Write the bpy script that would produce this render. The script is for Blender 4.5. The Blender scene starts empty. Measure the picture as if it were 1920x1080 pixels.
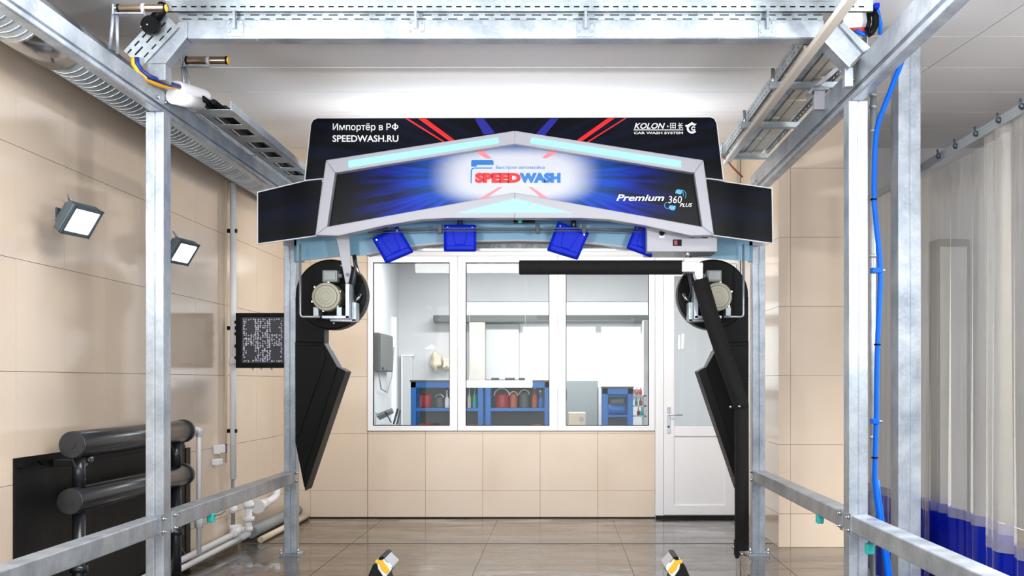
import bpy, bmesh, math, random
from mathutils import Vector, Matrix
random.seed(7)
scene = bpy.context.scene
COL = scene.collection

# ------------------------------------------------------------------ camera
F, CX, CY, H = 2150.0, 1050.0, 716.0, 1.435       # focal length / principal point (px of a 1920x1080 frame), eye height (m)
cam_d = bpy.data.cameras.new('camera'); cam = bpy.data.objects.new('camera', cam_d); COL.objects.link(cam)
cam.location = (0, 0, H); cam.rotation_euler = (math.pi/2, 0, 0)
cam_d.sensor_width = 36; cam_d.lens = 36*F/1920
cam_d.shift_x = -(CX-960)/1920; cam_d.shift_y = (CY-540)/1920
cam_d.clip_start = 0.05; scene.camera = cam

# ------------------------------------------------------------------ world and large lights
W = bpy.data.worlds.new('world'); scene.world = W; W.use_nodes = True
W.node_tree.nodes['Background'].inputs[0].default_value = (0.93, 0.97, 1.0, 1)
W.node_tree.nodes['Background'].inputs[1].default_value = 1.5
def area(name, loc, rot, sx, sy, e, col=(1, 1, 1)):
    l = bpy.data.lights.new(name, 'AREA'); l.shape = 'RECTANGLE'; l.size = sx; l.size_y = sy; l.energy = e; l.color = col
    o = bpy.data.objects.new(name, l); COL.objects.link(o); o.location = loc; o.rotation_euler = rot; return o
area('ceiling_fill_light', (-0.2, 4.5, 3.4), (0, 0, 0), 3.8, 1.8, 195, (1, 0.99, 0.97))  # added fill out of view, brightens the side walls
area('entrance_daylight', (-0.2, -2.5, 1.9), (math.pi/2, 0, 0), 6.0, 3.4, 135, (0.95, 0.98, 1))
area('ceiling_fill_up', (-0.33, 9.7, 2.96), (math.pi, 0, 0), 2.8, 0.3, 32, (0.98, 0.99, 1))  # added fill hidden behind the sign, brightens the ceiling
area('back_wall_fill', (-0.3, 9.95, 2.88), (math.radians(62), 0, 0), 3.0, 0.2, 56, (1, 0.99, 0.97))  # added fill hidden behind the sign, brightens the back wall
for nm, x_, dv_ in (('side_fill_left', -2.62, (2.4, 4.6, 2.2)), ('side_fill_right', 2.15, (-2.2, 4.7, 2.2))):  # pair of added fills outside the view, aimed at the ceiling
    wl_ = area(nm, (x_, 2.4, 2.2), (0, 0, 0), 0.42, 0.3, 42, (0.98, 0.99, 1)); wl_.data.spread = math.radians(80)
    wl_.rotation_euler = Vector(dv_).to_track_quat('-Z', 'Y').to_euler()
area('back_room_fill_light', (-0.2, 14.0, 3.2), (0, 0, 0), 3.0, 0.4, 150, (0.96, 0.99, 1))  # added fill inside the workshop, no lamp of its own
area('next_bay_fill_light', (3.5, 5.9, 3.2), (0, 0, 0), 0.8, 3.0, 300, (1, 0.99, 0.97)).data.spread = math.radians(132)  # added fill beyond the curtain, no lamp of its own
vs = scene.view_settings
vs.view_transform = 'Standard'; vs.look = 'None'; vs.gamma = 1; vs.use_curve_mapping = False
vs.exposure = 0.2

# ------------------------------------------------------------------ placement helpers
def X(px, Z): return (px-CX)*Z/F
def V(py, Z): return H-(py-CY)*Z/F
def P(px, py, Z): return Vector((X(px, Z), Z, V(py, Z)))
WK = 0.0091
def wall_x(Z): return -2.837-WK*(12.08-Z)
def LZ(px, d=0): return (-2.947+d)/((px-CX)/F-WK)
def LW(px, py, d=0): return P(px, py, LZ(px, d))
def poly_px(pts, Z): return [(X(a, Z), V(b, Z)) for a, b in pts]

# ------------------------------------------------------------------ materials
def new_mat(name):
    m = bpy.data.materials.new(name); m.use_nodes = True
    return m, m.node_tree.nodes, m.node_tree.links, m.node_tree.nodes['Principled BSDF']
def srgb(r, g, b):
    f = lambda c: (c/255/12.92) if c/255 <= 0.04045 else ((c/255+0.055)/1.055)**2.4
    return (f(r), f(g), f(b), 1)
def mat(name, rgb, rough=0.5, metal=0.0, var=0.0, vscale=8, bump=0.0, bscale=30, coat=0.0, emit=None, es=0, spec=0.5, rand=0.0):
    m, n, l, b = new_mat(name)
    c = srgb(*rgb)
    b.inputs['Base Color'].default_value = c; b.inputs['Roughness'].default_value = rough; b.inputs['Metallic'].default_value = metal
    b.inputs['Specular IOR Level'].default_value = spec
    if coat: b.inputs['Coat Weight'].default_value = coat; b.inputs['Coat Roughness'].default_value = 0.08
    tc = n.new('ShaderNodeTexCoord')
    if var or rand:
        ns = n.new('ShaderNodeTexNoise'); ns.inputs['Scale'].default_value = vscale; ns.inputs['Detail'].default_value = 4
        l.new(tc.outputs['Object'], ns.inputs['Vector'])
        mr = n.new('ShaderNodeMapRange'); mr.inputs[1].default_value = 0.3; mr.inputs[2].default_value = 0.7
        mr.inputs[3].default_value = 1-var; mr.inputs[4].default_value = 1+var
        l.new(ns.outputs['Fac'], mr.inputs[0]); last = mr.outputs[0]
        if rand:
            oi = n.new('ShaderNodeObjectInfo'); m2 = n.new('ShaderNodeMapRange'); m2.inputs[3].default_value = 1-rand; m2.inputs[4].default_value = 1+rand
            l.new(oi.outputs['Random'], m2.inputs[0]); mm = n.new('ShaderNodeMath'); mm.operation = 'MULTIPLY'
            l.new(last, mm.inputs[0]); l.new(m2.outputs[0], mm.inputs[1]); last = mm.outputs[0]
        hs = n.new('ShaderNodeHueSaturation'); hs.inputs['Color'].default_value = c
        l.new(last, hs.inputs['Value']); l.new(hs.outputs[0], b.inputs['Base Color'])
    if bump:
        nb = n.new('ShaderNodeTexNoise'); nb.inputs['Scale'].default_value = bscale; nb.inputs['Detail'].default_value = 3
        l.new(tc.outputs['Object'], nb.inputs['Vector'])
        bp = n.new('ShaderNodeBump'); bp.inputs['Strength'].default_value = bump; bp.inputs['Distance'].default_value = 0.01
        l.new(nb.outputs['Fac'], bp.inputs['Height']); l.new(bp.outputs[0], b.inputs['Normal'])
    if emit: b.inputs['Emission Color'].default_value = srgb(*emit); b.inputs['Emission Strength'].default_value = es
    return m
def galv(name, lo, hi, rough=0.38, metal=0.75):
    m, n, l, b = new_mat(name)
    tc = n.new('ShaderNodeTexCoord'); vo = n.new('ShaderNodeTexVoronoi'); vo.inputs['Scale'].default_value = 55
    ns = n.new('ShaderNodeTexNoise'); ns.inputs['Scale'].default_value = 6; ns.inputs['Detail'].default_value = 5
    l.new(tc.outputs['Object'], vo.inputs['Vector']); l.new(tc.outputs['Object'], ns.inputs['Vector'])
    mx = n.new('ShaderNodeMix'); mx.inputs[0].default_value = 0.86
    l.new(vo.outputs['Color'], mx.inputs[2]); l.new(ns.outputs['Fac'], mx.inputs[3])
    cr = n.new('ShaderNodeValToRGB'); cr.color_ramp.elements[0].position = 0.3; cr.color_ramp.elements[1].position = 0.68
    cr.color_ramp.elements[0].color = srgb(*lo); cr.color_ramp.elements[1].color = srgb(*hi)
    l.new(mx.outputs[0], cr.inputs[0]); l.new(cr.outputs[0], b.inputs['Base Color'])
    mr = n.new('ShaderNodeMapRange'); mr.inputs[3].default_value = rough-0.08; mr.inputs[4].default_value = rough+0.12
    l.new(ns.outputs['Fac'], mr.inputs[0]); l.new(mr.outputs[0], b.inputs['Roughness'])
    b.inputs['Metallic'].default_value = metal
    return m
M = {}
M['tile'] = mat('wall_tile', (221, 203, 183), 0.11, 0, 0.02, 3, 0.012, 5, rand=0.015)
M['grout'] = mat('grout', (150, 132, 112), 0.8)
M['ceil'] = mat('ceiling_panel', (226, 227, 230), 0.38, 0, 0.015, 2)
M['joint'] = mat('joint_dark', (48, 48, 50), 0.8)
M['greywall'] = mat('grey_wall', (205, 205, 206), 0.5, 0, 0.02, 2)
M['white'] = mat('white_pvc', (238, 239, 243), 0.28)
M['whitepaint'] = mat('white_paint', (176, 177, 187), 0.35)
M['galv'] = galv('galvanised', (142, 152, 164), (188, 196, 205), 0.36, 0.6)
M['galv2'] = galv('galvanised_tray', (150, 160, 167), (196, 205, 210), 0.42, 0.65)
M['steel'] = mat('steel', (205, 208, 212), 0.22, 1.0)
M['dark_steel'] = mat('dark_steel', (70, 78, 88), 0.35, 0.7)
M['black'] = mat('black_satin', (6, 7, 9), 0.45, spec=0.14)
M['blackpipe'] = mat('black_painted_pipe', (36, 39, 43), 0.24, 0.0, 0.1, 12, 0.03, 14, spec=0.55)
M['rubber'] = mat('black_sheet', (12, 13, 15), 0.5, 0, 0.1, 4, 0.25, 7, spec=0.25)
M['foam'] = mat('black_foam', (9, 9, 11), 0.75, 0, 0.3, 60, 0.8, 180)
M['blue'] = mat('blue_plastic', (8, 40, 200), 0.4, spec=0.12)
M['hose'] = mat('blue_hose', (6, 100, 220), 0.38, spec=0.2)
M['cableblue'] = mat('blue_cable', (26, 48, 130), 0.4)
M['yellow'] = mat('yellow', (245, 178, 30), 0.4)
M['paleblue'] = mat('pale_blue_paint', (128, 176, 204), 0.35, 0, 0.03, 3)
M['motor'] = mat('motor_grey', (172, 170, 152), 0.42, 0.1, 0.04, 9)
M['motorbox'] = mat('motor_box', (150, 158, 156), 0.4, 0.1)
M['teal'] = mat('teal_plastic', (40, 200, 190), 0.4)
M['bronze'] = mat('bronze', (150, 130, 112), 0.25, 0.9)
M['red'] = mat('print_red', (222, 18, 30), 0.3)
M['pink'] = mat('print_pink', (244, 140, 150), 0.3)
M['printblue'] = mat('print_blue', (12, 18, 140), 0.3)
M['logoblue'] = mat('print_logo_blue', (22, 118, 200), 0.3)
M['logored'] = mat('print_logo_red', (215, 25, 32), 0.3)
M['cyanprint'] = mat('print_cyan', (70, 180, 230), 0.3)
M['wtext'] = mat('print_white', (245, 245, 247), 0.3)
M['led'] = mat('led_bar', (70, 150, 170), 0.3, emit=(188, 238, 247), es=0.72)
M['flood'] = mat('flood_face', (255, 255, 255), 0.3, emit=(240, 248, 255), es=12)
M['floodbody'] = mat('flood_body', (96, 110, 120), 0.4, 0.5)
M['blueframe'] = mat('blue_frame', (40, 110, 185), 0.45)
M['redcan'] = mat('red_can', (165, 40, 42), 0.4)
M['orange'] = mat('orange', (190, 100, 66), 0.5)
M['beige'] = mat('beige', (216, 200, 176), 0.6, 0, 0.05, 10)
M['card'] = mat('card', (226, 214, 190), 0.7)
M['batten'] = mat('batten', (214, 206, 196), 0.6)
M['grey'] = mat('grey', (140, 146, 148), 0.5)
M['dgrey'] = mat('dark_grey', (96, 98, 96), 0.5)
M['brown'] = mat('brown_top', (96, 88, 84), 0.6)
M['paper'] = mat('paper', (206, 200, 190), 0.7, 0, 0.12, 5)
M['ledoff'] = mat('led_screen', (46, 46, 54), 0.4, 0, 0.3, 7)
M['leddot'] = mat('led_dot', (222, 220, 240), 0.3)
M['reflglow'] = mat('reflection_glow', (250, 252, 255), 0.3, emit=(240, 246, 255), es=2.0)  # glow standing in for a bright reflection, not a lamp
M['ring_dark'] = mat('ring_dark', (120, 112, 92), 0.5)
# wet floor
def floor_mat():
    m, n, l, b = new_mat('wet_floor_tile')
    geo = n.new('ShaderNodeNewGeometry')
    n1 = n.new('ShaderNodeTexNoise'); n1.inputs['Scale'].default_value = 1.3; n1.inputs['Detail'].default_value = 6; n1.inputs['Roughness'].default_value = 0.6
    mp = n.new('ShaderNodeMapping'); mp.inputs['Scale'].default_value = (0.8, 2.2, 1)
    l.new(geo.outputs['Position'], mp.inputs[0]); l.new(mp.outputs[0], n1.inputs['Vector'])
    cr = n.new('ShaderNodeValToRGB'); e = cr.color_ramp.elements
    e[0].position = 0.35; e[0].color = srgb(40, 33, 26); e[1].position = 0.7; e[1].color = srgb(84, 70, 56)
    l.new(n1.outputs['Fac'], cr.inputs[0]); l.new(cr.outputs[0], b.inputs['Base Color'])
    r = n.new('ShaderNodeMapRange'); r.inputs[1].default_value = 0.38; r.inputs[2].default_value = 0.66; r.inputs[3].default_value = 0.015; r.inputs[4].default_value = 0.28
    l.new(n1.outputs['Fac'], r.inputs[0]); l.new(r.outputs[0], b.inputs['Roughness'])
    n2 = n.new('ShaderNodeTexNoise'); n2.inputs['Scale'].default_value = 7; n2.inputs['Detail'].default_value = 5; n2.inputs['Distortion'].default_value = 1.2
    l.new(mp.outputs[0], n2.inputs['Vector'])
    mu = n.new('ShaderNodeMath'); mu.operation = 'MULTIPLY'
    r2 = n.new('ShaderNodeMapRange'); r2.inputs[1].default_value = 0.45; r2.inputs[2].default_value = 0.62
    l.new(n1.outputs['Fac'], r2.inputs[0]); l.new(r2.outputs[0], mu.inputs[0]); l.new(n2.outputs['Fac'], mu.inputs[1])
    bp = n.new('ShaderNodeBump'); bp.inputs['Strength'].default_value = 0.5; bp.inputs['Distance'].default_value = 0.02
    l.new(mu.outputs[0], bp.inputs['Height']); l.new(bp.outputs[0], b.inputs['Normal'])
    b.inputs['Specular IOR Level'].default_value = 0.5; b.inputs['Coat Weight'].default_value = 0.35; b.inputs['Coat Roughness'].default_value = 0.02
    return m
M['floor'] = floor_mat()
def glass_mat(name, tint, mirror):
    m, n, l, b = new_mat(name); n.remove(b)
    out = n['Material Output']; t = n.new('ShaderNodeBsdfTransparent'); t.inputs[0].default_value = tint
    g = n.new('ShaderNodeBsdfGlossy'); g.inputs['Roughness'].default_value = 0.01
    fr = n.new('ShaderNodeFresnel'); fr.inputs[0].default_value = mirror; mx = n.new('ShaderNodeMixShader')
    l.new(fr.outputs[0], mx.inputs[0]); l.new(t.outputs[0], mx.inputs[1]); l.new(g.outputs[0], mx.inputs[2]); l.new(mx.outputs[0], out.inputs[0])
    return m
M['glass'] = glass_mat('window_glass', (0.95, 0.965, 0.965, 1), 1.24)
def pvc_mat(name, rgb, alpha):
    m, n, l, b = new_mat(name)
    b.inputs['Base Color'].default_value = srgb(*rgb); b.inputs['Roughness'].default_value = 0.12; b.inputs['Alpha'].default_value = alpha
    b.inputs['Specular IOR Level'].default_value = 0.7 if alpha < .9 else 0.3
    tc = n.new('ShaderNodeTexCoord'); mp = n.new('ShaderNodeMapping'); mp.inputs['Scale'].default_value = (1, 3.5, .5)
    ns = n.new('ShaderNodeTexNoise'); ns.inputs['Scale'].default_value = 2.0; ns.inputs['Detail'].default_value = 1; ns.inputs['Distortion'].default_value = 0.2
    l.new(tc.outputs['Object'], mp.inputs[0]); l.new(mp.outputs[0], ns.inputs['Vector'])
    bp = n.new('ShaderNodeBump'); bp.inputs['Strength'].default_value = 0.3; bp.inputs['Distance'].default_value = 0.03
    l.new(ns.outputs['Fac'], bp.inputs['Height']); l.new(bp.outputs[0], b.inputs['Normal'])
    return m
M['pvc'] = pvc_mat('clear_pvc', (206, 203, 197), 0.38)
M['pvcblue'] = pvc_mat('blue_pvc', (2, 26, 150), 0.97)
# printed panel: black with blue rays and a white centre, laid out in the panel's own metres
def print_mat(name, centre):
    m, n, l, b = new_mat(name)
    tc = n.new('ShaderNodeTexCoord'); sp = n.new('ShaderNodeSeparateXYZ'); l.new(tc.outputs['Object'], sp.inputs[0])
    def math_(op, a, bb=None, c=None):
        x = n.new('ShaderNodeMath'); x.operation = op
        for i, q in enumerate((a, bb, c)):
            if q is None: continue
            if isinstance(q, (int, float)): x.inputs[i].default_value = q
            else: l.new(q, x.inputs[i])
        return x.outputs[0]
    def rng(v, a0, a1, b0=0.0, b1=1.0, smooth=True):
        x = n.new('ShaderNodeMapRange'); x.interpolation_type = 'SMOOTHSTEP' if smooth else 'LINEAR'
        l.new(v, x.inputs[0]); x.inputs[1].default_value = a0; x.inputs[2].default_value = a1; x.inputs[3].default_value = b0; x.inputs[4].default_value = b1
        return x.outputs[0]
    ax = math_('ABSOLUTE', sp.outputs['X']); z = sp.outputs['Z']
    ang = math_('ARCTAN2', z, math_('SUBTRACT', ax, 0.18 if centre else -0.4))
    cb = n.new('ShaderNodeCombineXYZ'); l.new(math_('MULTIPLY', ang, 5.5 if centre else 9), cb.inputs[0]); l.new(math_('MULTIPLY', ax, 0.5), cb.inputs[1])
    ns = n.new('ShaderNodeTexNoise'); ns.inputs['Scale'].default_value = 2.2; ns.inputs['Detail'].default_value = 3; l.new(cb.outputs[0], ns.inputs['Vector'])
    ray = rng(ns.outputs['Fac'], 0.38, 0.66)
    if centre:
        rx = math_('DIVIDE', sp.outputs['X'], 0.52); rz = math_('DIVIDE', z, 0.19)
        d = math_('POWER', math_('ADD', math_('POWER', math_('ABSOLUTE', rx), 3.0), math_('POWER', math_('ABSOLUTE', rz), 3.0)), 0.3333)
        glow = rng(d, 0.72, 1.3, 1, 0)
        fall = rng(ax, 0.5, 1.3, 1, 0)
        blue = math_('MULTIPLY', fall, math_('MULTIPLY_ADD', ray, 0.92, 0.08))
        mid = rng(d, 0.95, 1.9, 0.75, 0)
        c1 = n.new('ShaderNodeMix'); c1.data_type = 'RGBA'; c1.inputs[6].default_value = srgb(7, 8, 12); c1.inputs[7].default_value = srgb(10, 60, 235); l.new(blue, c1.inputs[0])
        c2 = n.new('ShaderNodeMix'); c2.data_type = 'RGBA'; c2.inputs[7].default_value = srgb(40, 92, 160); l.new(mid, c2.inputs[0]); l.new(c1.outputs[2], c2.inputs[6])
        c3 = n.new('ShaderNodeMix'); c3.data_type = 'RGBA'; c3.inputs[7].default_value = srgb(208, 212, 222); l.new(glow, c3.inputs[0]); l.new(c2.outputs[2], c3.inputs[6])
        l.new(c3.outputs[2], b.inputs['Base Color'])
    else:
        c1 = n.new('ShaderNodeMix'); c1.data_type = 'RGBA'; c1.inputs[6].default_value = srgb(5, 6, 9); c1.inputs[7].default_value = srgb(9, 15, 36); l.new(ray, c1.inputs[0])
        l.new(c1.outputs[2], b.inputs['Base Color'])
    b.inputs['Roughness'].default_value = 0.3; b.inputs['Specular IOR Level'].default_value = 0.12
    return m
M['print_centre'] = print_mat('print_centre', True)
M['print_dark'] = print_mat('print_dark', False)

# ------------------------------------------------------------------ mesh helpers
class MB:
    def __init__(s): s.v = []; s.f = []; s.sm = []
    def add(s, vs, fs, smooth=False):
        o = len(s.v); s.v += [tuple(q) for q in vs]
        for f in fs: s.f.append([o+i for i in f]); s.sm.append(smooth)
        return s
    def box(s, x0, x1, y0, y1, z0, z1):
        vs = [(x, y, z) for x in (x0, x1) for y in (y0, y1) for z in (z0, z1)]
        return s.add(vs, [(0, 1, 3, 2), (4, 6, 7, 5), (0, 4, 5, 1), (2, 3, 7, 6), (0, 2, 6, 4), (1, 5, 7, 3)])
    def obox(s, o, u, v, w, a, b, c):          # oriented box: corner o, unit axes, sizes
        o = Vector(o); u = Vector(u)*a; v = Vector(v)*b; w = Vector(w)*c
        vs = [o+u*i+v*j+w*k for i in (0, 1) for j in (0, 1) for k in (0, 1)]
        return s.add(vs, [(0, 1, 3, 2), (4, 6, 7, 5), (0, 4, 5, 1), (2, 3, 7, 6), (0, 2, 6, 4), (1, 5, 7, 3)])
    def prism(s, poly, y0, y1):                # polygon in x,z, extruded along y
        k = len(poly)
        vs = [(a, y0, b) for a, b in poly]+[(a, y1, b) for a, b in poly]
        return s.add(vs, [list(range(k)), list(range(2*k-1, k-1, -1))]+[(i, (i+1) % k, k+(i+1) % k, k+i) for i in range(k)])
    def ring(s, outer, inner, y0, y1):         # ring between two loops of equal count
        k = len(outer)
        vs = [(a, y0, b) for a, b in outer]+[(a, y0, b) for a, b in inner]+[(a, y1, b) for a, b in outer]+[(a, y1, b) for a, b in inner]
        fs = []
        for i in range(k):
            j = (i+1) % k
            fs += [(i, j, k+j, k+i), (2*k+i, 3*k+i, 3*k+j, 2*k+j), (i, 2*k+i, 2*k+j, j), (k+i, k+j, 3*k+j, 3*k+i)]
        return s.add(vs, fs)
    def tube(s, path, r, n=10, caps=True):
        path = [Vector(p) for p in path]; rs = r if isinstance(r, (list, tuple)) else [r]*len(path)
        t = [(path[min(i+1, len(path)-1)]-path[max(i-1, 0)]).normalized() for i in range(len(path))]
        up = Vector((0, 0, 1)) if abs(t[0].z) < 0.9 else Vector((1, 0, 0))
        u = t[0].cross(up).normalized(); vs = []; fs = []
        for i, p in enumerate(path):
            u = (u-t[i]*u.dot(t[i])).normalized(); w = t[i].cross(u)
            for k in range(n):
                a = 2*math.pi*k/n; vs.append(p+(u*math.cos(a)+w*math.sin(a))*rs[i])
        for i in range(len(path)-1):
            for k in range(n):
                fs.append((i*n+k, i*n+(k+1) % n, (i+1)*n+(k+1) % n, (i+1)*n+k))
        s.add(vs, fs, True)
        if caps:
            e = (len(path)-1)*n
            s.add(vs[:n], [list(range(n))]); s.add(vs[e:e+n], [list(range(n))])
        return s
    def disc(s, c, ax, r, h, n=24): c = Vector(c); ax = Vector(ax); return s.tube([c, c+ax*h], r, n)
    def hemi(s, c, r, n=8, m=5):
        c = Vector(c); vs = []; fs = []
        for i in range(m+1):
            p = math.pi*i/m
            for k in range(n):
                a = 2*math.pi*k/n; vs.append(c+Vector((math.sin(p)*math.cos(a), math.sin(p)*math.sin(a), math.cos(p)))*r)
        for i in range(m):
            for k in range(n): fs.append((i*n+k, i*n+(k+1) % n, (i+1)*n+(k+1) % n, (i+1)*n+k))
        return s.add(vs, fs, True)
    def mesh(s, name):
        me = bpy.data.meshes.new(name); me.from_pydata(s.v, [], s.f); me.update()
        me.polygons.foreach_set('use_smooth', s.sm)
        bm = bmesh.new(); bm.from_mesh(me); bmesh.ops.remove_doubles(bm, verts=bm.verts, dist=1e-6)
        bmesh.ops.recalc_face_normals(bm, faces=bm.faces); bm.to_mesh(me); bm.free()
        return me
    def build(s, name, m, parent=None, bevel=0, seg=2):
        return link(name, s.mesh(name), m, parent, bevel, seg)
def link(name, me, m, parent=None, bevel=0, seg=2):
    o = bpy.data.objects.new(name, me); COL.objects.link(o)
    if m is not None and not me.materials: me.materials.append(M[m] if isinstance(m, str) else m)
    if parent: o.parent = parent; o.matrix_parent_inverse = Matrix.Translation(-parent.location) if parent.type == 'EMPTY' else Matrix()
    if bevel:
        b = o.modifiers.new('bevel', 'BEVEL'); b.width = bevel; b.segments = seg; b.limit_method = 'ANGLE'; b.angle_limit = math.radians(40)
        b.harden_normals = False
    return o
def thing(name, label, cat, loc=(0, 0, 0), group=None):
    o = bpy.data.objects.new(name, None); COL.objects.link(o); o.location = loc; o.empty_display_size = 0.1
    return tag(o, label, cat, group)
def tag(o, label, cat, group=None):
    o['label'] = label; o['category'] = cat
    if group: o['group'] = group
    return o
def struct(o, label=None):
    o['kind'] = 'structure'
    if label: o['label'] = label
    return o
def sub(name, mb, m, parent, bevel=0, seg=2): return mb.build(name, m, parent, bevel, seg)   # child; geometry stays in world metres
def struct_empty(name, loc=(0, 0, 0)):
    o = bpy.data.objects.new(name, None); COL.objects.link(o); o.location = loc; o['kind'] = 'structure'; return o

# ------------------------------------------------------------------ the setting
ZB = 12.08
fl = struct(MB().box(-2.95, 4.5, -1, 16.6, -0.12, -0.006).build('floor', 'grout'), 'wet brown tiled floor of the wash bay')
xs = [-3.05+1.2*i for i in range(7)]
ys = [10.18+1.2*i for i in range(-9, 6)]
tile_me = {}
for i in range(6):
    for j in range(14):
        y0, y1 = ys[j], min(ys[j+1], 16.5)
        if y0 < 0.3 or xs[i] > 4.3: continue
        if y0 < ZB < y1: y1 = ZB+0.3
        elif ZB < y0: continue
        key = round(y1-y0, 3)
        if key not in tile_me:
            tile_me[key] = MB().box(0.0025, 1.1975, 0.0025, key-0.0025, -0.012, 0).mesh('tile'); tile_me[key].materials.append(M['floor'])
        t = link('tile', tile_me[key], None, fl); t.location = (xs[i], y0, 0)

def ceil_h(Z): return 3.54+0.06*(Z-6.27)
SL = math.atan(0.06)
ce = struct(MB().box(-3.0, 4.6, -7.4, 6.0, 0.004, 0.1).build('ceiling', 'joint'), 'pale panelled ceiling')
ce.location = (0, 6.27, 3.54); ce.rotation_euler = (SL, 0, 0)
pm = {}
for k in range(-8, 7):
    for a, b_ in ((-2.98, 2.597), (2.603, 4.58)):
        if (a, b_) not in pm:
            pm[(a, b_)] = MB().box(a, b_, 0.008, 0.892, 0, 0.03).mesh('panel'); pm[(a, b_)].materials.append(M['ceil'])
        p = link('panel', pm[(a, b_)], None, ce); p.location = (0, 0.9*k, 0)

ROWS = [0.0, 0.29, 0.89, 1.49, 2.09, 2.69, 3.29, 3.89]
# left wall
ang = math.atan(WK)
wl = struct(MB().box(-0.25, -0.008, -13.2, 0.1, 0, 4.0).build('wall_left', 'grout'), 'left wall of large glossy beige tiles')
wl.location = (wall_x(ZB), ZB, 0); wl.rotation_euler = (0, 0, -ang)
tm = {}
s0 = 6.095-12.08
for k in range(-10, 11):
    y0 = s0+0.583*k; y1 = y0+0.583
    if y0 > 0: continue
    y1 = min(y1, 0)
    if y1-y0 < 0.02: continue
    for r in range(7):
        key = (round(y1-y0, 3), round(ROWS[r+1]-ROWS[r], 3))
        if key not in tm:
            tm[key] = MB().box(-0.012, 0, 0.0015, key[0]-0.0015, 0.0015, key[1]-0.0015).mesh('tile'); tm[key].materials.append(M['tile'])
        t = link('tile', tm[key], None, wl); t.location = (0, y0, ROWS[r])
# back wall with the window and door opening
OX0, OX1, DX1, OH, SH = -2.028, 1.0, 1.87, 2.78, 0.918
wb = MB().box(-2.95, OX0, ZB+.01, ZB+.16, 0, 4.1).box(OX0, OX1, ZB+.01, ZB+.16, 0, SH).box(OX0, DX1, ZB+.01, ZB+.16, OH, 4.1).box(DX1, 4.6, ZB+.01, ZB+.16, 0, 4.1).build('wall_back', 'grout')
struct(wb, 'beige tiled back wall around the window')
regions = [(-2.84, OX0, 0, 3.95), (OX0, OX1, 0, SH), (OX0, DX1, OH, 3.95), (DX1, 1.9, 0, 3.95)]
for k in range(9):
    a = -3.234+0.605*k
    for r in range(7):
        for (rx0, rx1, rz0, rz1) in regions:
            x0, x1, z0, z1 = max(a, rx0), min(a+.605, rx1), max(ROWS[r], rz0), min(ROWS[r+1], rz1)
            if x1-x0 > 0.01 and z1-z0 > 0.01:
                MB().box(x0+.0015, x1-.0015, ZB-.002, ZB+.011, z0+.0015, z1-.0015).build('tile', 'tile', wb)
MB().box(-2.84, OX1, ZB-.012, ZB-.002, 0, 0.012).build('base_joint', 'rubber', wb)
# grey part of the back wall in the next bay, right wall
struct(MB().box(2.47, 4.6, ZB-.05, ZB+.005, 0, 4.1).build('wall_next_bay', 'greywall'), 'light grey wall of the neighbouring bay')
struct(MB().box(4.5, 4.65, -1, ZB, 0, 4.0).build('wall_right', 'greywall'), 'light grey wall beyond the curtain')
# pillar
PZ, PX0, PX1 = 9.95, 1.897, 2.465
pil = struct(MB().box(PX0+.01, PX1-.005, PZ+.01, ZB-.051, 0, 3.95).build('wall_pillar', 'grout'), 'beige tiled pillar beside the door')
for r in range(7):
    z0, z1 = ROWS[r]+.0015, min(ROWS[r+1], 3.9)-.0015
    for a, b_ in ((PX0, 2.0), (2.0, PX1)):
        MB().box(a+(.0015 if a > PX0 else 0), b_-.0015, PZ, PZ+.012, z0, z1).build('tile', 'tile', pil)
    for k in range(4):
        y0 = PZ+.012+0.6*k; y1 = min(y0+.6, ZB-.06)
        if y1-y0 > .05: MB().box(PX0, PX0+.012, y0+.0015, y1-.0015, z0, z1).build('tile', 'tile', pil)

# window and door
def rect(a, b, c, d, Z): return [(X(a, Z), V(c, Z)), (X(b, Z), V(c, Z)), (X(b, Z), V(d, Z)), (X(a, Z), V(d, Z))]
ZW = 12.06
for i, (o, inn) in enumerate([((689, 857.5, 480, 808), (699, 843, 492, 798.5)), ((858, 1045.5, 480, 808), (873, 1030, 492, 798.5)), ((1046, 1228, 480, 808), (1061, 1217, 492, 798.5))]):
    w = struct_empty('window_%d' % (i+1), (X((o[0]+o[1])/2, ZW), ZW, V(o[3], ZW)))
    w['label'] = ['white framed window pane nearest the left blower', 'white framed middle window pane', 'white framed window pane beside the door'][i]
    sub('window_frame', MB().ring(rect(*o, ZW), rect(*inn, ZW), ZW, ZW+.07), 'white', w, 0.006)
    g = (inn[0]+1.2, inn[1]-1.2, inn[2]+1.2, inn[3]-1.2)
    sub('gasket', MB().ring(rect(*inn, ZW), rect(*g, ZW), ZW+.02, ZW+.05), 'black', w)
    sub('pane', MB().prism(rect(*inn, ZW), ZW+.03, ZW+.036), 'glass', w)
d1 = struct_empty('door_1', (X(1304, ZW), ZW, 0)); d1['label'] = 'white half-glazed door behind the right blower'
struct(MB().box(X(690, ZW), DX1, ZW-.012, ZW+.012, V(480, ZW), V(430, ZW)).build('trim_2', 'greywall'), 'pale grey panel above the window')
sub('door_frame', MB().ring(rect(1228.5, 1388, 480, 969, ZW), rect(1244, 1381, 494, 966, ZW), ZW+.005, ZW+.09), 'white', d1, 0.005)
leaf = sub('door_leaf', MB().ring(rect(1244.5, 1380.5, 495, 965.5, ZW), rect(1264, 1359, 518, 947, ZW), ZW-.01, ZW+.05).prism(rect(1264, 1359, 800, 818, ZW), ZW-.01, ZW+.05), 'white', d1, 0.005)
sub('pane', MB().prism(rect(1264, 1359, 518, 800, ZW), ZW+.02, ZW+.026), 'glass', d1)
sub('lower_panel', MB().prism(rect(1264, 1359, 818, 947, ZW), ZW+.004, ZW+.03), 'white', d1)
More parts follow.
